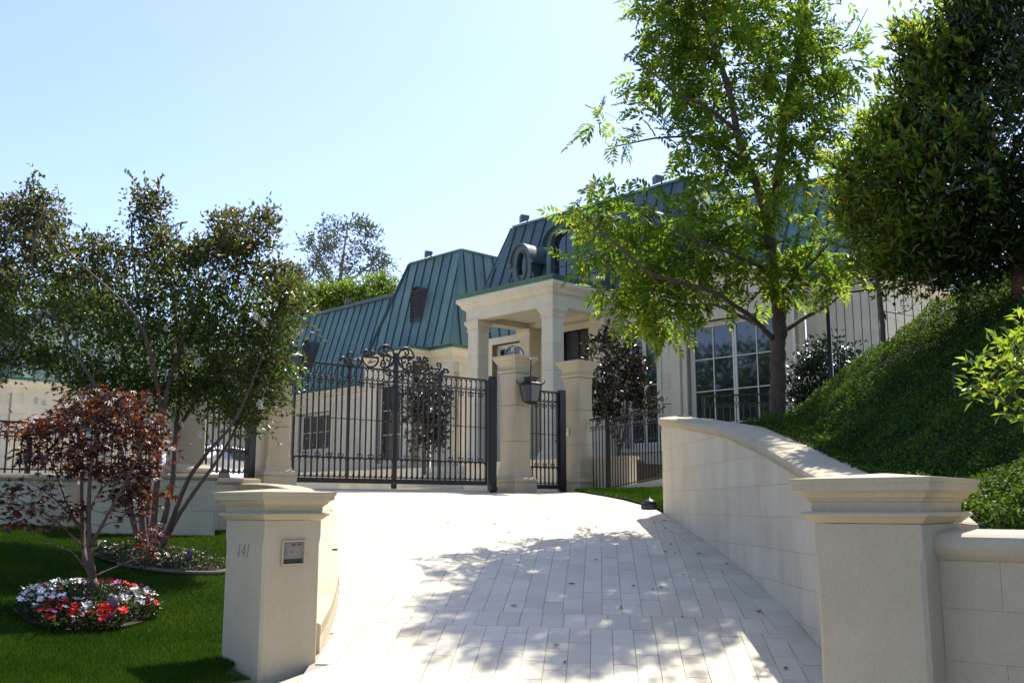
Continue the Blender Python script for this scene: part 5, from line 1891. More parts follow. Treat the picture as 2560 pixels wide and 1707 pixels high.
# ------------------------------------------------------------------ tall tree with feathery leaves, right of centre
ASH_Y = 14.5
ash = thing('leafy_tree', (3.85, 14.5, 2.85), 'tall bright green tree with feathery leaves rising behind the curved wall', 'tree')
limbs = [
    ([(3.841, 14.5, 2.739), (3.866, 14.5, 3.175), (3.903, 14.5, 3.763), (3.941, 14.5, 4.359), (3.917, 14.5, 4.781), (3.87, 14.5, 5.207), (3.86, 14.5, 5.823)], 0.125, 0.085),
    ([(3.86, 14.5, 5.823), (4.04, 14.65, 6.439), (4.181, 14.8, 7.21), (4.304, 14.9, 7.834), (4.471, 15.0, 8.418), (4.643, 15.0, 9.084), (4.736, 15.0, 9.834), (4.754, 15.0, 10.745), (4.642, 14.9, 11.748)], 0.080, 0.03),
    ([(3.862, 14.5, 5.73), (3.652, 14.3, 6.324), (3.458, 14.1, 6.67), (3.305, 14.0, 7.101), (3.234, 14.0, 7.604), (3.116, 14.1, 8.209), (2.99, 14.2, 8.745), (2.953, 14.3, 9.452), (2.98, 14.3, 10.32), (3.191, 14.3, 11.067)], 0.065, 0.025),
    ([(3.851, 14.5, 4.06), (3.432, 14.1, 4.331), (3.052, 13.7, 4.454), (2.777, 13.4, 4.538), (2.161, 13.0, 4.61), (1.811, 12.8, 4.666), (1.561, 12.7, 4.841), (1.237, 12.6, 5.109), (1.001, 12.6, 5.319), (0.842, 12.7, 5.522)], 0.040, 0.008),
    ([(3.661, 14.3, 4.216), (3.27, 14.7, 4.525), (3.047, 15.0, 4.696), (2.585, 15.2, 4.724), (2.044, 15.2, 4.667)], 0.03, 0.008),
    ([(3.974, 14.5, 4.18), (4.429, 14.7, 4.464), (4.851, 14.9, 4.7), (5.17, 15.1, 4.987), (5.616, 15.2, 5.136)], 0.04, 0.012),
    ([(3.956, 14.5, 4.721), (4.12, 14.2, 4.943), (4.318, 13.9, 5.119), (4.519, 13.7, 5.359)], 0.035, 0.01),
    ([(3.304, 14.0, 7.076), (2.81, 13.6, 7.282), (2.36, 13.3, 7.336), (1.999, 13.1, 7.543), (1.549, 13.0, 7.821)], 0.03, 0.007),
    ([(3.456, 14.1, 6.62), (3.061, 14.6, 7.18), (2.356, 14.9, 7.333), (1.697, 15.0, 7.239), (1.508, 15.0, 7.226)], 0.025, 0.006),
    ([(4.292, 14.9, 7.57), (4.606, 14.7, 7.751), (4.937, 14.5, 7.842), (5.149, 14.3, 8.019)], 0.03, 0.008),
    ([(4.483, 15.0, 8.398), (5.041, 15.4, 8.856), (5.622, 15.7, 9.281), (6.032, 15.8, 9.979)], 0.025, 0.005),
    ([(4.052, 14.7, 6.417), (4.594, 15.3, 6.91), (5.085, 15.6, 7.217), (5.355, 15.8, 7.427)], 0.03, 0.008),
    ([(3.115, 14.1, 8.184), (2.861, 14.6, 8.68), (2.567, 15.0, 9.282), (2.351, 15.2, 9.803)], 0.025, 0.007),
    ([(3.838, 14.5, 5.575), (3.558, 15.1, 5.995), (3.212, 15.5, 6.376), (2.873, 15.7, 6.775)], 0.03, 0.008),
    ([(3.865, 14.5, 5.085), (3.109, 13.5, 5.076), (2.446, 12.9, 5.142), (1.86, 12.5, 5.247)], 0.03, 0.008),
]
ASH_UP = [(3.36, 11.2), (2.84, 10.78), (2.26, 10.24), (1.93, 9.23), (2.14, 8.96), (1.89, 8.76), (1.73, 8.5), (1.63, 8.24), (1.81, 8.17), (1.97, 8.43), (2.21, 8.17), (1.96, 7.88), (2.2, 7.69), (2.51, 7.78), (2.56, 7.46), (2.2, 7.53), (1.84, 7.75), (1.59, 7.56), (1.35, 7.71), (1.16, 7.4), (1.2, 7.15), (1.52, 7.09), (1.83, 7.27), (2.19, 7.14), (2.49, 6.89), (2.3, 6.7), (2.48, 6.54), (2.77, 6.38), (2.88, 6.07), (3.12, 5.82), (3.71, 5.64), (4.31, 5.64), (4.74, 5.82), (4.91, 6.32), (4.87, 6.7), (4.79, 6.95), (4.65, 7.21), (4.79, 7.53), (5.12, 7.85), (5.29, 8.24), (5.22, 8.57), (5.32, 8.83), (4.99, 9.03), (5.1, 9.29), (5.09, 10.24), (4.86, 10.78), (4.32, 11.27)]
ASH_LOW = [(0.97, 6.3), (1.3, 6.1), (1.65, 5.92), (2.0, 6.1), (2.47, 5.98), (2.82, 5.86), (3.34, 5.62), (3.86, 5.49), (4.22, 5.55), (4.63, 5.49), (4.89, 5.01), (4.66, 4.51), (4.48, 4.87), (4.12, 4.69), (3.95, 4.89), (3.59, 4.63), (3.2, 4.87), (3.3, 4.63), (3.01, 4.42), (2.66, 4.51), (2.42, 4.22), (2.13, 4.1), (1.85, 4.19), (1.68, 4.45), (1.45, 4.51), (1.28, 4.75), (1.11, 4.95), (0.93, 4.95), (0.85, 5.13), (0.67, 5.25), (0.76, 5.42), (1.0, 5.58), (1.15, 5.83), (1.0, 6.07)]
ASH_GAP = [(3.99, 7.97, 0.22), (3.8, 9.01, 0.19), (3.94, 7.6, 0.15), (2.27, 7.88, 0.14), (4.75, 7.21, 0.12), (2.7, 8.01, 0.1), (2.82, 6.82, 0.12), (2.07, 7.46, 0.13), (4.37, 9.03, 0.09), (3.58, 10.24, 0.35), (4.3, 10.78, 0.29), (2.75, 9.83, 0.2)]
r1 = np.random.default_rng(11)
c1 = crown_points(ASH_UP, 14.5, 430, ASH_GAP, 1.3, 1.1, 0.10, r1)
c2 = crown_points(ASH_LOW, 14.2, 150, (), 1.2, 1.2, 0.05, r1)
cen = np.vstack([clump(c1, 60, 0.55, r1), clump(c2, 45, 0.50, r1)])
build_trunk(ash, limbs, 'bark', cen, 0.012, 10, rg=r1)
P, off = scatter(cen, 5, 0.24, r1)
D, N = leaves_from(P, off, r1, 0.9, 0.0, 0.15)
V, F = pinnate_geo(P, D, N, r1.uniform(0.28, 0.42, len(P)), 5, 0.36, r1)
fast_mesh('crown', V, F, 'ash_leaf', ash)

# ------------------------------------------------------------------ dark evergreen at the right edge
ev = thing('evergreen_tree', (5.6, 11.0, 3.9), 'dense dark evergreen tree with reddish trunk filling the upper right', 'tree')
limbs = [
    ([(5.737, 11.0, 3.705), (5.721, 11.0, 4.164), (5.669, 11.0, 4.628), (5.57, 11.0, 5.099), (5.478, 11.0, 5.672), (5.434, 11.0, 6.303), (5.443, 11.0, 7.046)], 0.11, 0.03),
    ([(5.669, 11.0, 4.628), (5.439, 11.1, 4.561), (5.163, 11.2, 4.563), (4.752, 11.3, 4.709), (4.438, 11.3, 4.902)], 0.05, 0.006),
    ([(5.589, 11.0, 5.051), (5.274, 11.3, 5.486), (4.908, 11.5, 5.855), (4.481, 11.6, 6.146)], 0.05, 0.012),
    ([(5.478, 11.0, 5.672), (5.144, 11.1, 6.198), (4.887, 11.1, 6.544), (4.672, 11.1, 6.844)], 0.035, 0.005),
    ([(5.706, 11.0, 4.256), (6.315, 11.4, 4.931), (6.787, 11.6, 5.79), (7.077, 11.6, 6.816)], 0.06, 0.015),
    ([(5.54, 11.0, 5.289), (5.804, 10.8, 5.836), (5.984, 10.7, 6.416)], 0.04, 0.008),
    ([(5.624, 11.0, 4.91), (5.67, 12.0, 5.309), (5.342, 12.6, 5.709), (4.791, 12.8, 5.829)], 0.04, 0.01),
]
EVP = [(5.2, 8.32), (5.11, 7.45), (4.93, 7.27), (4.82, 6.97), (4.65, 7.21), (4.44, 7.09), (4.55, 6.8), (4.63, 6.57), (4.32, 6.61), (4.25, 6.48), (4.45, 6.26), (4.41, 6.03), (4.11, 6.11), (3.94, 5.96), (4.09, 5.74), (3.85, 5.62), (3.65, 5.34), (3.85, 5.19), (3.72, 4.91), (3.92, 4.72), (3.8, 4.53), (3.87, 4.3), (4.21, 4.09), (4.46, 4.21), (4.72, 4.03), (5.05, 4.21), (5.27, 4.14), (5.6, 4.35), (5.95, 4.21), (6.87, 4.44), (7.5, 6.06), (7.26, 8.32)]
r2 = np.random.default_rng(12)
cen = crown_points(EVP, 11.0, 1900, (), 2.0, 1.3, 0.04, r2)
cen = clump(cen, 120, 0.42, r2, 0.06)
build_trunk(ev, limbs, 'bark_red', cen, 0.011, 8, rg=r2, sub=3)
mbs = MB()
Vs_, Fs_ = sprays(cen[cen[:, 0] < 5.1], cen.mean(0) + [0.2, 0, -0.5], 560, 0.32, r2, 0.115, 0.038, mbs, 0.026, 1.2)
tag(mbs.out('shoots', 'bark_red', ev), kind='stuff')
fast_mesh('shoot_leaves', Vs_, Fs_, 'evergreen_sunlit', ev)  # shoots on the left side carry the sun-brightened leaf colour
P, off = scatter(cen, 38, 0.21, r2, (0.8, 0.8, 1.2))
D, N = leaves_from(P, off, r2, 0.7, 0.55)
V, F = leaf_geo(P, D, N, r2.uniform(0.085, 0.135, len(P)), r2.uniform(0.032, 0.048, len(P)))
sel = P[:, 0] - 0.12 * (P[:, 2] - 6) + r2.normal(0, 0.35, len(P)) < 4.7  # left-side leaves get the lighter colour that stands in for direct sun
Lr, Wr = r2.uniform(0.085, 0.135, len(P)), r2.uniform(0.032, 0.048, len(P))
for nm_, q_, mt_ in (('crown', ~sel, 'evergreen_leaf'), ('sunlit_side_leaves', sel & (r2.random(len(P)) < 0.6), 'evergreen_sunlit')):
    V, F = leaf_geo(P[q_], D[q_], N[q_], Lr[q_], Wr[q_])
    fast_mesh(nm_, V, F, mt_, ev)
# slim trunks behind it
def slim_tree(name, base, top, r_, label, mat='bark_pale', ncl=7, leaf='evergreen_leaf', spread=0.6, seed=3):
    rg = np.random.default_rng(seed)
    t = thing(name, tuple(base), label, 'tree')
    base, top = np.array(base, float), np.array(top, float)
    mid = (base + top) / 2 + rg.normal(0, 0.04, 3)
    cen_ = top + rg.normal(0, 1, (ncl, 3)) * np.array([spread, spread, spread * 1.2]) + [0, 0, spread * 0.8]
    build_trunk(t, [([base - [0, 0, 0.15], mid, top, top + [0, 0, spread * 1.6]], r_, r_ * 0.4)], mat, cen_, 0.010, 7, rg=rg, sub=3)
    P_, off_ = scatter(cen_, 60, 0.24, rg)
    D_, N_ = leaves_from(P_, off_, rg, 0.7, 0.4)
    V_, F_ = leaf_geo(P_, D_, N_, rg.uniform(0.06, 0.10, len(P_)), rg.uniform(0.022, 0.034, len(P_)))
    fast_mesh('crown', V_, F_, leaf, t)
def on_bank(x, y):
    return (x, y, zbank(x, y))
for i, (x, y, lab) in enumerate(((5.72, 12.3, 'slim pale trunk under the evergreen, left of a pair on the bank top'),
                                 (5.86, 12.45, 'slim pale trunk under the evergreen, right of a pair on the bank top'),
                                 (5.05, 13.4, 'slim grey trunk before the upper picket fence on the bank'))):
    b = on_bank(x, y)
    slim_tree('slim_tree', b, (b[0] - 0.08, b[1], b[2] + 1.5), 0.035 if i < 2 else 0.04, lab, seed=30 + i)

# ------------------------------------------------------------------ crape myrtle on the lawn
CR = (-4.38, 12.36)
zc_ = zlawn(*CR)
crape = thing('crape_myrtle', (CR[0], CR[1], zc_), 'broad multi-stemmed crape myrtle with bronze green leaves and white blossom', 'tree')
limbs = [
    ([(-4.364, 12.36, 1.032), (-4.321, 12.26, 1.486), (-4.271, 12.16, 2.057), (-4.223, 12.06, 2.676), (-4.101, 11.96, 3.247), (-3.903, 11.86, 3.768), (-3.691, 11.86, 4.36), (-3.423, 11.86, 4.861)], 0.045, 0.010),
    ([(-4.33, 12.36, 1.032), (-4.269, 12.46, 1.483), (-4.221, 12.56, 1.972), (-4.248, 12.66, 2.576), (-4.23, 12.66, 3.186), (-4.361, 12.76, 4.034), (-4.535, 12.86, 4.697), (-4.678, 12.86, 5.351)], 0.045, 0.010),
    ([(-4.427, 12.36, 1.032), (-4.505, 12.36, 1.532), (-4.599, 12.46, 2.067), (-4.697, 12.56, 2.669), (-4.902, 12.66, 3.34), (-5.099, 12.66, 4.016), (-5.34, 12.66, 4.543), (-5.533, 12.66, 5.077)], 0.045, 0.010),
    ([(-4.307, 12.36, 1.046), (-4.07, 12.16, 1.487), (-3.84, 11.96, 1.956), (-3.589, 11.86, 2.281), (-3.292, 11.76, 2.604), (-3.12, 11.76, 2.982), (-2.951, 11.76, 3.46)], 0.035, 0.009),
    ([(-4.283, 12.36, 1.055), (-4.034, 12.26, 1.533), (-3.819, 12.36, 1.918), (-3.648, 12.56, 2.269), (-3.445, 12.66, 2.727), (-3.053, 12.76, 3.771), (-2.807, 12.76, 4.14)], 0.030, 0.008),
    ([(-4.452, 12.36, 1.046), (-4.552, 12.16, 1.534), (-4.61, 11.96, 2.145), (-4.763, 11.76, 2.792), (-5.089, 11.66, 3.349), (-5.462, 11.66, 3.925), (-5.746, 11.66, 4.511), (-5.703, 11.76, 5.236)], 0.038, 0.009),
    ([(-4.403, 12.36, 1.046), (-4.533, 12.66, 1.579), (-4.623, 12.86, 2.233), (-4.772, 13.06, 3.024), (-4.909, 13.16, 3.838), (-5.066, 13.16, 4.657), (-5.168, 13.16, 5.437), (-5.029, 13.16, 5.832)], 0.038, 0.008),
    ([(-4.697, 12.56, 2.669), (-5.426, 12.96, 3.223), (-6.071, 13.16, 3.676), (-6.734, 13.26, 4.018), (-7.086, 13.26, 4.348)], 0.025, 0.008),
    ([(-4.248, 12.66, 2.576), (-3.901, 13.06, 3.447), (-3.619, 13.26, 4.238), (-3.489, 13.26, 5.015), (-3.57, 13.26, 5.636)], 0.028, 0.008),
    ([(-4.223, 12.06, 2.676), (-4.205, 11.56, 3.335), (-4.396, 11.36, 3.867), (-5.138, 11.36, 4.533), (-5.401, 11.36, 4.919)], 0.026, 0.008),
]
CRP = [(-6.9, 5.21), (-6.56, 5.42), (-6.36, 5.52), (-6.27, 5.63), (-6.02, 5.75), (-5.73, 5.63), (-5.59, 5.42), (-5.78, 5.27), (-5.59, 5.18), (-5.31, 5.14), (-5.25, 4.97), (-5.0, 5.02), (-4.83, 5.21), (-4.79, 5.39), (-5.02, 5.45), (-5.28, 5.52), (-5.09, 5.67), (-4.83, 5.62), (-4.58, 5.7), (-4.4, 5.58), (-4.43, 5.37), (-4.51, 5.2), (-4.23, 5.21), (-4.38, 5.02), (-4.08, 4.97), (-3.83, 5.13), (-3.86, 5.31), (-3.69, 5.42), (-3.44, 5.52), (-3.21, 5.58), (-3.02, 5.31), (-2.95, 5.05), (-3.0, 4.89), (-2.9, 4.68), (-2.99, 4.58), (-2.74, 4.53), (-2.45, 4.16), (-2.59, 3.96), (-2.7, 3.6), (-2.64, 3.15), (-2.86, 3.0), (-3.06, 2.6), (-3.3, 2.46), (-3.55, 2.55), (-3.85, 2.6), (-4.02, 2.9), (-4.35, 2.7), (-4.71, 2.9), (-5.04, 2.65), (-5.28, 2.8), (-5.37, 3.02), (-5.73, 3.23), (-6.08, 3.3), (-6.36, 3.1), (-6.73, 3.35)]
CRG = [(-4.91, 4.47, 0.12), (-5.26, 4.21, 0.11), (-4.39, 5.21, 0.1), (-5.46, 5.08, 0.11), (-4.13, 5.1, 0.09), (-5.91, 4.94, 0.08), (-3.64, 4.47, 0.1), (-5.62, 3.81, 0.11), (-5.86, 3.65, 0.11), (-3.6, 3.55, 0.1), (-6.15, 4.11, 0.08)]
r3 = np.random.default_rng(13)
cen = crown_points(CRP, 12.36, 900, CRG, 1.1, 1.0, 0.09, r3)
build_trunk(crape, limbs, 'bark_pale', cen, 0.008, 8, rg=r3, sub=3)
mbs = MB()
Vs_, Fs_ = sprays(top_roots(cen, 0.7, r3), cen.mean(0) - [0, 0, 0.8], 620, 0.36, r3, 0.075, 0.036, mbs, 0.028, 0.5)
tag(mbs.out('shoots', 'bark_pale', crape), kind='stuff')
fast_mesh('shoot_leaves', Vs_, Fs_, 'crape_new', crape)
P, off = scatter(cen, 38, 0.16, r3)
D, N = leaves_from(P, off, r3, 0.8, 0.15)
V, F = leaf_geo(P, D, N, r3.uniform(0.055, 0.09, len(P)), r3.uniform(0.028, 0.044, len(P)))
zl = P[:, 2] + r3.normal(0, 0.35, len(P))
for nm_, sel, mt_ in (('crown', zl < 4.35, 'crape_leaf'), ('new_growth', zl >= 4.35, 'crape_new')):
    k_ = int(sel.sum())
    V, F = leaf_geo(P[sel], D[sel], N[sel], r3.uniform(0.055, 0.09, k_), r3.uniform(0.028, 0.044, k_))
    fast_mesh(nm_, V, F, mt_, crape)
# white blossom heads
BL = [(-5.494, 11.6, 3.152), (-5.376, 11.6, 3.128), (-5.543, 11.6, 3.175), (-3.679, 11.6, 3.317), (-2.925, 11.6, 3.794), (-3.022, 11.6, 3.866), (-3.423, 11.6, 4.349), (-4.077, 11.6, 3.722), (-4.425, 11.6, 2.87), (-3.613, 11.6, 2.475), (-4.538, 11.6, 2.823), (-4.465, 11.6, 2.777), (-5.543, 11.6, 2.87), (-5.448, 11.6, 2.847), (-4.779, 11.6, 2.94), (-4.215, 11.6, 2.87), (-2.932, 11.6, 2.823), (-3.828, 11.6, 2.591), (-4.929, 11.6, 3.436), (-4.781, 11.6, 3.674), (-2.792, 11.6, 4.01)]
pm = None
petal = []
for k in range(60):
    a = r3.normal(0, 1, 3)
    petal.append(a / np.linalg.norm(a))
pp = np.array(petal) * r3.uniform(0.3, 1.0, (60, 1)) * np.array([0.055, 0.055, 0.08])
V, F = leaf_geo(pp, pp + r3.normal(0, 0.02, pp.shape), r3.normal(0, 1, pp.shape), np.full(60, 0.028), np.full(60, 0.026))
pmesh = bpy.data.meshes.new('blossom')
pmesh.from_pydata([tuple(map(float, p)) for p in V], [], [tuple(map(int, q)) for q in F])
pmesh.materials.append(M['blossom'])
for q in BL:
    inst('blossom', pmesh, q, crape, (0, 0, r3.uniform(0, 6)), (r3.uniform(0.38, 0.7),) * 3)

# ------------------------------------------------------------------ red japanese maple
MP = (-3.85, 9.52)
zm_ = zlawn(*MP)
maple = thing('japanese_maple', (MP[0], MP[1], zm_), 'small dark red japanese maple growing from the round flower bed', 'tree')
limbs = [
    ([(-3.831, 9.52, 0.686), (-3.852, 9.52, 0.83), (-3.889, 9.52, 0.992)], 0.042, 0.036),
    ([(-3.889, 9.52, 0.985), (-3.975, 9.52, 1.156), (-4.051, 9.62, 1.372), (-4.086, 9.62, 1.708), (-4.131, 9.62, 2.086), (-4.271, 9.62, 2.43)], 0.030, 0.008),
    ([(-3.889, 9.52, 0.985), (-3.894, 9.42, 1.233), (-3.925, 9.42, 1.524), (-3.897, 9.32, 1.889), (-3.867, 9.32, 2.257), (-3.777, 9.32, 2.593)], 0.030, 0.008),
    ([(-3.9, 9.42, 1.269), (-3.696, 9.22, 1.526), (-3.536, 9.12, 1.776), (-3.371, 9.02, 2.059), (-3.279, 9.02, 2.309)], 0.018, 0.006),
    ([(-4.053, 9.62, 1.409), (-4.26, 9.72, 1.671), (-4.443, 9.82, 1.979), (-4.67, 9.92, 2.296)], 0.018, 0.006),
    ([(-3.879, 9.52, 1.01), (-3.796, 9.62, 1.059), (-3.613, 9.72, 1.145), (-3.388, 9.82, 1.253)], 0.010, 0.004),
    ([(-3.966, 9.52, 1.083), (-4.017, 9.32, 1.237), (-4.16, 9.22, 1.313), (-4.262, 9.12, 1.369)], 0.010, 0.004),
    ([(-3.994, 9.52, 1.265), (-4.145, 9.32, 1.489), (-4.282, 9.12, 1.634), (-4.457, 9.02, 1.74)], 0.012, 0.004),
    ([(-4.011, 9.52, 1.412), (-4.247, 9.52, 1.67), (-4.493, 9.62, 1.821), (-4.7, 9.72, 1.899)], 0.010, 0.004),
    ([(-3.93, 9.42, 1.597), (-3.95, 9.82, 1.902), (-3.912, 10.02, 2.223), (-3.85, 10.12, 2.552)], 0.016, 0.005),
]
MPP = [(-4.69, 2.33), (-4.5, 2.5), (-4.28, 2.59), (-4.13, 2.71), (-3.91, 2.79), (-3.63, 2.71), (-3.41, 2.5), (-3.32, 2.23), (-3.23, 2.04), (-3.3, 1.88), (-3.33, 1.73), (-3.55, 1.66), (-3.75, 1.78), (-3.96, 1.86), (-4.15, 1.93), (-4.38, 1.99), (-4.62, 2.12)]
MPS = [(-4.74, 1.71), (-4.54, 1.92), (-4.28, 1.91), (-4.01, 1.82), (-3.87, 1.56), (-4.1, 1.49), (-4.35, 1.45), (-4.64, 1.42)]
MPS2 = [(-3.8, 1.78), (-3.34, 1.78), (-3.25, 1.52), (-3.31, 1.19), (-3.57, 1.15), (-3.74, 1.41)]
r4 = np.random.default_rng(14)
ca = crown_points(MPP, 9.52, 150, (), 0.55, 1.2, 0.0, r4)
cb_ = crown_points(MPS, 9.3, 34, (), 0.4, 1.0, 0.0, r4)
cc_ = crown_points(MPS2, 9.6, 16, (), 0.4, 1.0, 0.0, r4)
build_trunk(maple, limbs, 'bark_pale', np.vstack([ca, cb_, cc_]), 0.006, 8, rg=r4, sub=3)
P, off = scatter(ca, 17, 0.14, r4, (1, 1, 0.5))
P2, off2 = scatter(np.vstack([cb_, cc_]), 8, 0.10, r4, (1, 1, 0.35))
P, off = np.vstack([P, P2]), np.vstack([off, off2])
D, N = leaves_from(P, off, r4, 0.9, -0.2)
N = np.array([0, 0, 1.0]) + r4.normal(0, 0.3, P.shape)
V, F = palmate_geo(P, D, N, r4.uniform(0.042, 0.075, len(P)), 5, r4)
fast_mesh('crown', V, F, 'maple_leaf', maple)

# ------------------------------------------------------------------ magnolias by the house
def magnolia(name, base, outline, yc, label, n_cl, seed, trunk_h=0.5):
    rg = np.random.default_rng(seed)
    t = thing(name, base, label, 'tree')
    top = np.asarray(outline)
    zt = top[:, 1].max()
    xm = float(np.mean(top[:, 0]))
    b = np.array(base, float)
    limbs_ = [([b - [0, 0, 0.2], b + [0, 0, trunk_h * 0.6], (xm, yc, b[2] + trunk_h + 0.6), (xm, yc, zt - 0.3)], 0.055, 0.012)]
    for k in range(4):
        a = k * 1.6 + rg.uniform(0, 1)
        z0 = b[2] + trunk_h * 0.7 + 0.1 * k
        limbs_.append(([(b[0], b[1], z0), (b[0] + 0.3 * math.cos(a), b[1] + 0.3 * math.sin(a), z0 + 0.4), (b[0] + 0.5 * math.cos(a), b[1] + 0.5 * math.sin(a), z0 + 0.9)], 0.03, 0.008))
    cen_ = crown_points(outline, yc, n_cl, (), 0.8, 1.2, 0.05, rg)
    build_trunk(t, limbs_, 'bark', cen_, 0.010, 7, rg=rg, sub=3)
    P_, off_ = scatter(cen_, 24, 0.15, rg)
    D_, N_ = leaves_from(P_, off_, rg, 1.0, 0.5)
    V_, F_ = leaf_geo(P_, D_, N_, rg.uniform(0.12, 0.19, len(P_)), rg.uniform(0.05, 0.075, len(P_)), 0.15)
    fast_mesh('crown', V_, F_, 'magnolia_leaf', t)
magnolia('magnolia', (2.406, 22.6, 2.54), [(2.21, 5.87), (2.43, 5.59), (2.76, 5.73), (2.84, 5.31), (2.65, 5.04), (2.93, 5.13), (3.29, 5.22), (3.15, 4.81), (2.82, 4.58), (3.14, 4.48), (3.09, 4.16), (3.45, 4.07), (3.35, 3.85), (2.99, 3.66), (2.63, 3.71), (2.48, 3.44), (1.99, 3.48), (1.72, 3.75), (1.77, 4.39), (1.64, 4.94), (1.7, 5.41), (2.02, 5.41)], 22.6,
         'dark glossy magnolia with bronze leaves beside the right gate pillar', 110, 21)
magnolia('magnolia', (-2.097, 24.0, 2.595), [(-2.33, 5.1), (-1.94, 4.95), (-1.59, 4.56), (-1.4, 4.17), (-1.63, 3.88), (-1.44, 3.31), (-1.72, 3.12), (-1.81, 2.83), (-2.1, 2.93), (-2.39, 3.02), (-2.58, 2.83), (-2.63, 3.12), (-2.5, 3.6), (-2.7, 4.08), (-2.56, 4.56)], 24,
         'dark glossy magnolia seen through the right leaf of the double gate', 80, 22)

# shrub with shiny leaves at the foot of the right wing
r5 = np.random.default_rng(15)
sb = (5.9, 18.3, 2.9)
shrub = thing('camellia_shrub', sb, 'rounded glossy dark shrub right of the tall tree trunk before the house', 'shrub')
cen = crown_points([(5.55, 4.68), (5.91, 4.64), (6.05, 4.42), (6.23, 4.49), (6.29, 4.2), (6.16, 3.91), (6.0, 3.62), (5.62, 3.25), (5.12, 3.25), (4.99, 3.62), (5.05, 4.13), (5.13, 4.35), (5.31, 4.27), (5.39, 4.49)], 18.0, 110, (), 0.8, 1.2, 0.04, r5)
build_trunk(shrub, [([(5.6, 18.0, 2.7), (5.55, 18.0, 3.4), (5.6, 18, 4.0)], 0.04, 0.012)], 'bark', cen, 0.01, 6, rg=r5, sub=3)
P, off = scatter(cen, 26, 0.17, r5)
D, N = leaves_from(P, off, r5, 0.9, 0.2)
V, F = leaf_geo(P, D, N, r5.uniform(0.08, 0.12, len(P)), r5.uniform(0.04, 0.06, len(P)))
fast_mesh('crown', V, F, 'shrub_leaf', shrub)

# bright young shrub leaning into the frame at right
r6 = np.random.default_rng(16)
bs = thing('young_shrub', (3.35, 6.0, zbank(3.35, 6.0)), 'sunlit yellow-green leafy branch entering at the right edge', 'shrub')
z0 = zbank(3.35, 6.0)
limbs = [([(3.35, 6.0, z0 - 0.1), (3.3, 6.0, z0 + 0.3), (3.15, 5.95, 2.35), (2.95, 5.9, 2.5), (2.80, 5.9, 2.55)], 0.018, 0.005),
         ([(3.3, 6.0, z0 + 0.2), (3.3, 5.9, 2.4), (3.12, 5.85, 2.75), (3.05, 5.85, 2.9)], 0.014, 0.004),
         ([(3.3, 6.0, z0 + 0.1), (3.15, 5.9, 2.2), (2.95, 5.85, 2.3)], 0.012, 0.004)]
cen = np.vstack([crown_points([(2.71, 2.44), (2.82, 2.58), (2.97, 2.63), (3.07, 2.68), (3.3, 2.66), (3.26, 2.13), (2.97, 2.13), (2.89, 2.22), (2.77, 2.29), (2.76, 2.37)], 5.9, 60, (), 0.3, 1.0, 0.02, r6),
                 crown_points([(2.99, 2.89), (3.08, 2.9), (3.33, 2.92), (3.3, 2.66), (3.07, 2.73), (3.0, 2.78)], 5.9, 14, (), 0.2, 1.0, 0.02, r6)])
build_trunk(bs, limbs, 'bark_pale', cen, 0.004, 6, rg=r6, sub=3)
P, off = scatter(cen, 7, 0.08, r6)
D, N = leaves_from(P, off, r6, 0.9, 0.35)
V, F = leaf_geo(P, D, N, r6.uniform(0.06, 0.09, len(P)), r6.uniform(0.025, 0.038, len(P)))
fast_mesh('crown', V, F, 'bright_leaf', bs)

# ------------------------------------------------------------------ trees behind the house
def far_tree(name, base, outline, yc, label, ncl, per, rad, ll, leaf, mat, seed, r0=0.25, group=None, limbs_=None, dmax=4):
    rg = np.random.default_rng(seed)
    t = thing(name, base, label, 'tree', group)
    b = np.array(base, float)
    o_ = np.asarray(outline)
    xm, zt = o_[:, 0].mean(), o_[:, 1].max()
    cen_ = crown_points(outline, yc, ncl, (), dmax, 1.0, 0.1, rg)
    limbs_ = limbs_ or [([b, (xm, yc, (b[2] + zt) / 2), (xm, yc, zt - 0.8)], r0, 0.05)]
    build_trunk(t, limbs_, mat, cen_, 0.05, 6, rg=rg, sub=3)
    P_, off_ = scatter(cen_, per, rad, rg)
    D_, N_ = leaves_from(P_, off_, rg, 0.7, 0.2)
    V_, F_ = leaf_geo(P_, D_, N_, rg.uniform(ll * 0.7, ll * 1.3, len(P_)), rg.uniform(ll * 0.3, ll * 0.5, len(P_)))
    fast_mesh('crown', V_, F_, leaf, t)
far_tree('eucalyptus', (-13.155, 75.0, 16.909), [(-16.86, 22.27), (-15.79, 22.59), (-14.89, 23.55), (-13.03, 23.62), (-10.85, 23.23), (-10.36, 21.95), (-10.81, 21.32), (-9.41, 20.68), (-9.23, 19.73), (-10.15, 19.42), (-10.75, 18.79), (-11.68, 19.1), (-12.27, 18.16), (-14.09, 17.53), (-15.06, 19.1), (-16.01, 20.05), (-15.75, 21.32)], 75,
         'airy grey-green eucalyptus rising behind the low roof', 58, 50, 0.60, 0.36, 'euc_leaf', 'bark_far', 41,
         limbs_=[([(-13.12, 75.0, 15.664), (-13.177, 75.0, 18.788), (-13.014, 75.0, 20.683), (-12.712, 75.0, 23.233)], 0.22, 0.05), ([(-13.168, 75.0, 17.377), (-14.292, 75.0, 19.103), (-15.111, 75.0, 20.683), (-15.77, 75.0, 21.954)], 0.12, 0.04), ([(-13.159, 75.0, 18.16), (-11.987, 75.0, 19.103), (-10.779, 75.0, 20.05), (-9.865, 75.0, 20.524)], 0.12, 0.04), ([(-13.563, 75.0, 18.317), (-14.803, 75.0, 20.683), (-14.707, 75.0, 22.593)], 0.08, 0.03)])
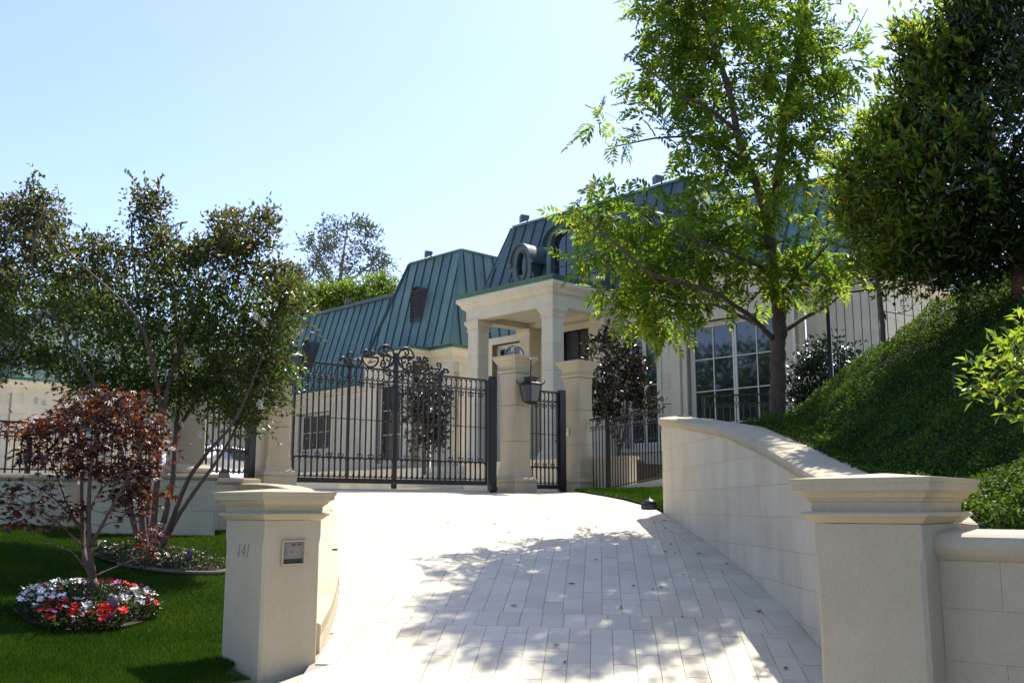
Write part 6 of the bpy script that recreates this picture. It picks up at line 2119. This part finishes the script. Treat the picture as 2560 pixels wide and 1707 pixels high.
far_tree('garden_tree', (-12.588, 58.0, 10.104), [(-13.99, 14.3), (-13.3, 14.9), (-12.34, 14.61), (-11.61, 14.05), (-11.33, 12.49), (-13.68, 12.25)], 58, 'bright yellow-green tree peeping over the low roof beside the crape myrtle', 60, 60, 0.55, 0.26, 'hedge_leaf', 'bark', 50, 0.15, 'bright trees behind the low roof', dmax=1.5)
far_tree('garden_tree', (-10.97, 58.0, 10.104), [(-12.08, 13.93), (-11.39, 14.61), (-10.67, 14.42), (-10.19, 13.93), (-10.15, 12.49), (-12.03, 12.25)], 58, 'bright yellow-green tree over the low roof, second from the left', 60, 60, 0.55, 0.26, 'hedge_leaf', 'bark', 51, 0.15, 'bright trees behind the low roof', dmax=1.5)
far_tree('garden_tree', (-9.541, 58.0, 10.104), [(-10.55, 14.05), (-9.97, 14.71), (-9.26, 14.61), (-8.88, 13.93), (-8.74, 12.97), (-10.38, 12.49)], 58, 'bright yellow-green tree over the low roof, third from the left', 60, 60, 0.55, 0.26, 'hedge_leaf', 'bark', 52, 0.15, 'bright trees behind the low roof', dmax=1.5)
far_tree('garden_tree', (-7.993, 58.0, 10.104), [(-9.37, 14.22), (-8.55, 14.86), (-7.84, 15.1), (-7.01, 14.9), (-6.81, 13.45), (-8.97, 12.73)], 58, 'bright yellow-green tree over the low roof next to the pavilion roof', 60, 60, 0.55, 0.26, 'hedge_leaf', 'bark', 53, 0.15, 'bright trees behind the low roof', dmax=1.5)
far_tree('garden_tree', (-30.454, 60.0, 9.174), [(-32.88, 14.86), (-31.42, 14.98), (-30.42, 14.73), (-29.61, 13.86), (-29.36, 12.12), (-32.6, 11.62)], 60, 'mid green tree above the roof at the left edge', 60, 60, 0.6, 0.3, 'far_leaf', 'bark', 60, 0.15, dmax=2)
far_tree('garden_tree', (-26.974, 62.0, 9.425), [(-30.08, 14.01), (-28.64, 15.04), (-26.36, 15.17), (-24.78, 14.26), (-23.91, 12.47), (-29.67, 11.96)], 62, 'mid green tree behind the crape myrtle above the far left roof', 80, 60, 0.7, 0.3, 'far_leaf', 'bark', 61, 0.15, dmax=2)
far_tree('garden_tree', (-13.782, 62.0, 10.687), [(-14.99, 16.08), (-14.25, 16.6), (-13.35, 16.34), (-13.19, 15.3), (-13.66, 14.26), (-14.92, 14.26)], 62, 'olive green tree top beside the crown of the crape myrtle', 40, 60, 0.6, 0.3, 'euc_leaf', 'bark', 62, 0.15, dmax=1.5)

# ------------------------------------------------------------------ lawn, ground cover, flower beds
def blades(n_, xf, zf, seed, h=(0.008, 0.026), w=0.0065):
    rg = np.random.default_rng(seed)
    x, y = xf(rg, n_)
    z = np.array([zf(a, b) for a, b in zip(x, y)])
    P_ = np.stack([x, y, z - 0.022], 1)
    hh = rg.uniform(h[0], h[1], len(x))[:, None]
    az = rg.uniform(0, 2 * math.pi, len(x))
    s_ = np.stack([np.cos(az), np.sin(az), np.zeros(len(x))], 1) * w
    tip = P_ + np.array([0, 0, 1.0]) * (hh + 0.02) + rg.normal(0, 0.35, P_.shape) * hh * np.array([1, 1, 0.2])
    V_ = np.stack([P_ - s_ / 2, P_ + s_ / 2, tip], 1).reshape(-1, 3)
    k = np.arange(len(x)) * 3
    return V_, np.stack([k, k + 1, k + 2], 1)
def lawn_xy(rg, n_):
    y = 6.6 + 9.6 * rg.random(n_ * 2) ** 1.15
    lx = -0.53 * y - 0.3
    rx = np.array([lawn_x(b)[1] for b in y])
    x = lx + (rx - lx) * rg.random(n_ * 2)
    side_ = (x - W0[0]) * wn_[0] + (y - W0[1]) * wn_[1]
    ok = side_ > 0.0
    return x[ok][:n_], y[ok][:n_]
V, F = blades(270000, lawn_xy, zlawn, 71)
tag(fast_mesh('lawn_grass', V, F, 'grass'), 'short green lawn grass beside the driveway', 'grass', kind='stuff')
def strip_xy(rg, n_):
    y = rg.uniform(15.4, 20.6, n_)
    ab = np.array([strip_x(b) for b in y])
    return ab[:, 0] + (ab[:, 1] - ab[:, 0]) * rg.random(n_), y
V, F = blades(14000, strip_xy, lambda a, b: zstrip(a, b) + 0.02, 72, (0.02, 0.04), 0.010)
tag(fast_mesh('strip_grass', V, F, 'grass'), 'small patch of bright grass at the end of the curved wall', 'grass', kind='stuff')
# ivy-like ground cover on the bank
rg = np.random.default_rng(73)
n_ = 280000
y = 3.2 + 15.5 * rg.random(n_)
bxs = np.array([bankx(b) for b in y])
x = bxs + 0.02 + 5.2 * rg.random(n_) ** 1.25
z = np.array([zbank(a, b) for a, b in zip(x, y)])
cl = 0.5 + 0.5 * np.sin(x * 9.1 + 1.3 * np.sin(y * 7)) * np.sin(y * 8.3 + 1.7 * np.sin(x * 6))
cl2 = 0.5 + 0.5 * np.sin(x * 3.7 + 2.1 * np.sin(y * 2.9) + y) * np.sin(y * 4.1 + 1.9 * np.sin(x * 3.1))
P = np.stack([x, y, z - 0.02 + (0.09 * cl + 0.13 * cl2 ** 2) * rg.random(n_) ** 0.7 + 0.05 * rg.random(n_)], 1)
gx = -0.5
D = rg.normal(0, 0.7, P.shape) + np.array([-0.45, -0.25, 0.25])
N = np.array([-0.45, -0.15, 0.9]) + rg.normal(0, 0.5, P.shape)
V, F = leaf_geo(P, D, N, rg.uniform(0.026, 0.046, n_), rg.uniform(0.015, 0.026, n_))
tag(fast_mesh('ground_cover', V, F, 'cover'), 'dense low green ground cover on the steep bank', 'ground cover', kind='stuff')

# flower beds
def flower_mesh(name, mat, r_=0.024):
    V_, F_ = [], []
    for k in range(5):
        a = 2 * math.pi * k / 5
        b = len(V_)
        for da, rr, z in ((-0.55, 0.55, 0.004), (-0.35, 1.0, 0.008), (0.35, 1.0, 0.008), (0.55, 0.55, 0.004)):
            V_.append((r_ * rr * math.cos(a + da), r_ * rr * math.sin(a + da), z))
        V_.append((0, 0, 0))
        F_ += [(b + 4, b, b + 1), (b + 4, b + 1, b + 2), (b + 4, b + 2, b + 3)]
    return mesh_of(name, V_, F_, mat)
FM = {k: flower_mesh('flower', 'petal_' + k) for k in ('white', 'red', 'pink', 'orange')}
def flower_bed(name, c, rx, ry, label, pick, nfl, nleaf, seed, edge=0.035, hgt=0.13, fs=1.0, rot=0.0, hollow=0.18):
    rg = np.random.default_rng(seed)
    z0 = zlawn(*c)
    t = thing(name, (c[0], c[1], z0), label, 'flower bed')
    ring = []
    ca, sa = math.cos(rot), math.sin(rot)
    pts = []
    for k in range(41):
        a = 2 * math.pi * k / 40
        x_, y_ = rx * math.cos(a), ry * math.sin(a)
        X_, Y_ = c[0] + x_ * ca - y_ * sa, c[1] + x_ * sa + y_ * ca
        pts.append((X_, Y_, zlawn(X_, Y_) + 0.025))
    if edge:
        MB().tube(pts[28:41] + pts[1:4], edge * 0.6, 6).out('edging', 'gravel', t)
    V_ = [(c[0], c[1], z0 + 0.05)] + [(c[0] + (p[0] - c[0]) * 0.9, c[1] + (p[1] - c[1]) * 0.9, zlawn(c[0] + (p[0] - c[0]) * 0.9, c[1] + (p[1] - c[1]) * 0.9) + 0.012) for p in pts[:-1]]
    ob('soil', V_, [(0, 1 + k, 1 + (k + 1) % 40) for k in range(40)], 'soil', t)
    a = rg.uniform(0, 2 * math.pi, nleaf)
    rr = np.sqrt(rg.uniform(0.0, 1.0, nleaf)) * (1.0 + 0.10 * np.sin(3 * a + seed) + 0.07 * np.sin(7 * a))
    x_, y_ = rr * rx * np.cos(a), rr * ry * np.sin(a)
    X_, Y_ = c[0] + x_ * ca - y_ * sa, c[1] + x_ * sa + y_ * ca
    Z_ = np.array([zlawn(p, q) for p, q in zip(X_, Y_)])
    P_ = np.stack([X_, Y_, Z_ + 0.03 + hgt * rg.random(nleaf) * (1 - 0.35 * rr ** 3)], 1)
    D_ = rg.normal(0, 0.8, P_.shape) + [0, 0, 0.4]
    N_ = rg.normal(0, 0.5, P_.shape) + [0, 0, 1]
    V_, F_ = leaf_geo(P_, D_, N_, rg.uniform(0.03, 0.055, nleaf), rg.uniform(0.015, 0.026, nleaf))
    tag(fast_mesh('bed_foliage', V_, F_, 'bed_leaf', t), kind='stuff')
    for k in range(nfl):
        q = math.sqrt(rg.uniform(hollow, 0.98))
        a = rg.uniform(0, 2 * math.pi)
        q *= 1.0 + 0.10 * math.sin(3 * a + seed) + 0.07 * math.sin(7 * a)
        x_, y_ = q * rx * math.cos(a), q * ry * math.sin(a)
        X_, Y_ = c[0] + x_ * ca - y_ * sa, c[1] + x_ * sa + y_ * ca
        col = pick(x_ / rx, y_ / ry, rg)
        inst('flower', FM[col], (X_, Y_, zlawn(X_, Y_) + hgt * rg.uniform(0.85, 1.2) * (1 - 0.3 * q ** 3) + 0.01), t,
             (rg.uniform(-0.2, 0.9), rg.uniform(-0.5, 0.5), rg.uniform(0, 6)), (fs * rg.uniform(0.8, 1.25),) * 3)
    return t
def pick1(x_, y_, rg):
    if (y_ < -0.15 and x_ > 0.1 - 0.5 * (y_ + 0.15)) or x_ > 0.8 or (y_ < -0.72 and x_ > -0.3):
        return rg.choice(['red', 'red', 'red', 'red', 'red', 'white', 'pink'])
    if y_ > 0.5 and -0.45 < x_ < 0.45:
        return rg.choice(['red', 'pink', 'pink', 'red'])
    if -0.3 < x_ < 0.05 and y_ < -0.55:
        return rg.choice(['red', 'pink', 'red'])
    return rg.choice(['white'] * 24 + ['red', 'pink'])
flower_bed('flower_bed', (-3.80, 9.22), 0.58, 0.72, 'round bed of white and red flowers at the foot of the red maple', pick1, 290, 6500, 81, fs=1.35, hgt=0.17, edge=0)
def pick2(x_, y_, rg):
    return rg.choice(['orange', 'white', 'pink', 'orange', 'red'], p=[0.45, 0.2, 0.15, 0.1, 0.1])
flower_bed('flower_bed', (-4.15, 12.0), 0.80, 0.62, 'kerbed bed of pale mixed flowers round the crape myrtle stems', pick2, 110, 2600, 82, hgt=0.12, fs=0.8, hollow=0.1)

# garden spotlights standing in the beds
def bed_light(p, label):
    t = thing('garden_light', tuple(p), label, 'spotlight', 'capsule spotlights in the flower beds')
    p = np.asarray(p, float)
    MB().tube([p - [0, 0, 0.1], p + [0, 0, 0.13]], 0.012, 6).out('stake', 'fixture', t)
    P_ = [p + np.array([0.002 * k, 0.004 * k, 0.11 + 0.021 * k]) for k in range(7)]
    MB().tube(P_, [0.012, 0.030, 0.036, 0.038, 0.036, 0.028, 0.010], 10).out('head', 'fixture', t, True)
for (x, y), lab in (((-3.44, 8.86), 'grey capsule spotlight among the red and white flowers under the maple'), ((-3.66, 11.55), 'grey capsule spotlight in the pale flower bed under the crape myrtle')):
    bed_light((x, y, zlawn(x, y) + 0.03), lab)
p = np.array([4.15, 9.3, zbank(4.15, 9.3)])
t = thing('irrigation_pipe', tuple(p), 'short grey sprinkler riser standing in the dark ground cover', 'pipe')
MB().tube([p - [0, 0, 0.1], p + [0, 0, 0.16]], 0.022, 8).out('riser', 'fixture', t)
MB().lathe(p[:2], [(0.026, p[2] + 0.161), (0.028, p[2] + 0.19), (0.01, p[2] + 0.20)], 8).out('nozzle', 'darkdot', t)

# fallen leaves on the paving
rg = np.random.default_rng(91)
for k in range(34):
    y = 8.2 + 7.5 * rg.random() ** 1.3
    x = XL(y) + 0.9 + (XR(y) - XL(y) - 1.0) * rg.random() ** 0.6
    s_ = rg.uniform(0.022, 0.05)
    a = rg.uniform(0, 6.28)
    d = np.array([math.cos(a), math.sin(a), 0]) * s_
    n2_ = np.array([-math.sin(a), math.cos(a), 0]) * s_ * 0.4
    p = np.array([x, y, zd(x, y) + 0.006])
    lift = np.array([0, 0, 0.012])
    V_ = [p - d, p - n2_ + lift, p + d + lift * 0.5, p + n2_ + lift * 0.8, p + lift * 0.2]
    o_ = ob('fallen_leaf', V_, [(0, 1, 4), (1, 2, 4), (2, 3, 4), (3, 0, 4)], 'dryleaf', None, False, tuple(p))
    tag(o_, 'small dry fallen leaf lying on the pale driveway pavers', 'leaf', 'fallen leaves on the driveway')

# ------------------------------------------------------------------ trees along the left neighbour's side, mirrored in the glass doors
rg = np.random.default_rng(95)
nt_ = thing('neighbour_tree', (-30, 12, 0), 'broad green tree left of the picture, nearest the street, mirrored in the glass doors', 'tree', 'trees beyond the left edge')
o0 = np.array([-30, 12, 0.0])
cen = o0 + rg.normal(0, 1, (90, 3)) * np.array([2.2, 2.2, 1.7]) + [0, 0, 5.6]
build_trunk(nt_, [([o0, o0 + [0.2, 0, 3], o0 + [0, 0.2, 7.5]], 0.3, 0.08)], 'bark', cen, 0.06, 7, rg=rg, sub=3)
P, off = scatter(cen, 150, 1.0, rg)
D, N = leaves_from(P, off, rg, 0.7, 0.2)
V, F = leaf_geo(P, D, N, rg.uniform(0.25, 0.42, len(P)), rg.uniform(0.12, 0.2, len(P)))
fast_mesh('crown', V, F, 'far_leaf', nt_)
labs = ['broad green tree left of the picture, second from the street, mirrored in the glass doors', 'broad green tree left of the picture, third from the street, mirrored in the glass doors', 'broad green tree left of the picture, farthest from the street, mirrored in the glass doors']
for k, (x, y, q) in enumerate(((-31, 17.5, 1.05), (-29, 23, 0.9), (-33, 28.5, 1.15))):
    c_ = nt_.copy()
    COL.objects.link(c_)
    c_.location = (x, y, 1.0)
    c_.rotation_euler = (0, 0, 1.3 * (k + 1))
    c_.scale = (q, q, q)
    c_['label'] = labs[k]
    for ch in list(nt_.children):
        d_ = ch.copy()
        COL.objects.link(d_)
        d_.parent = c_
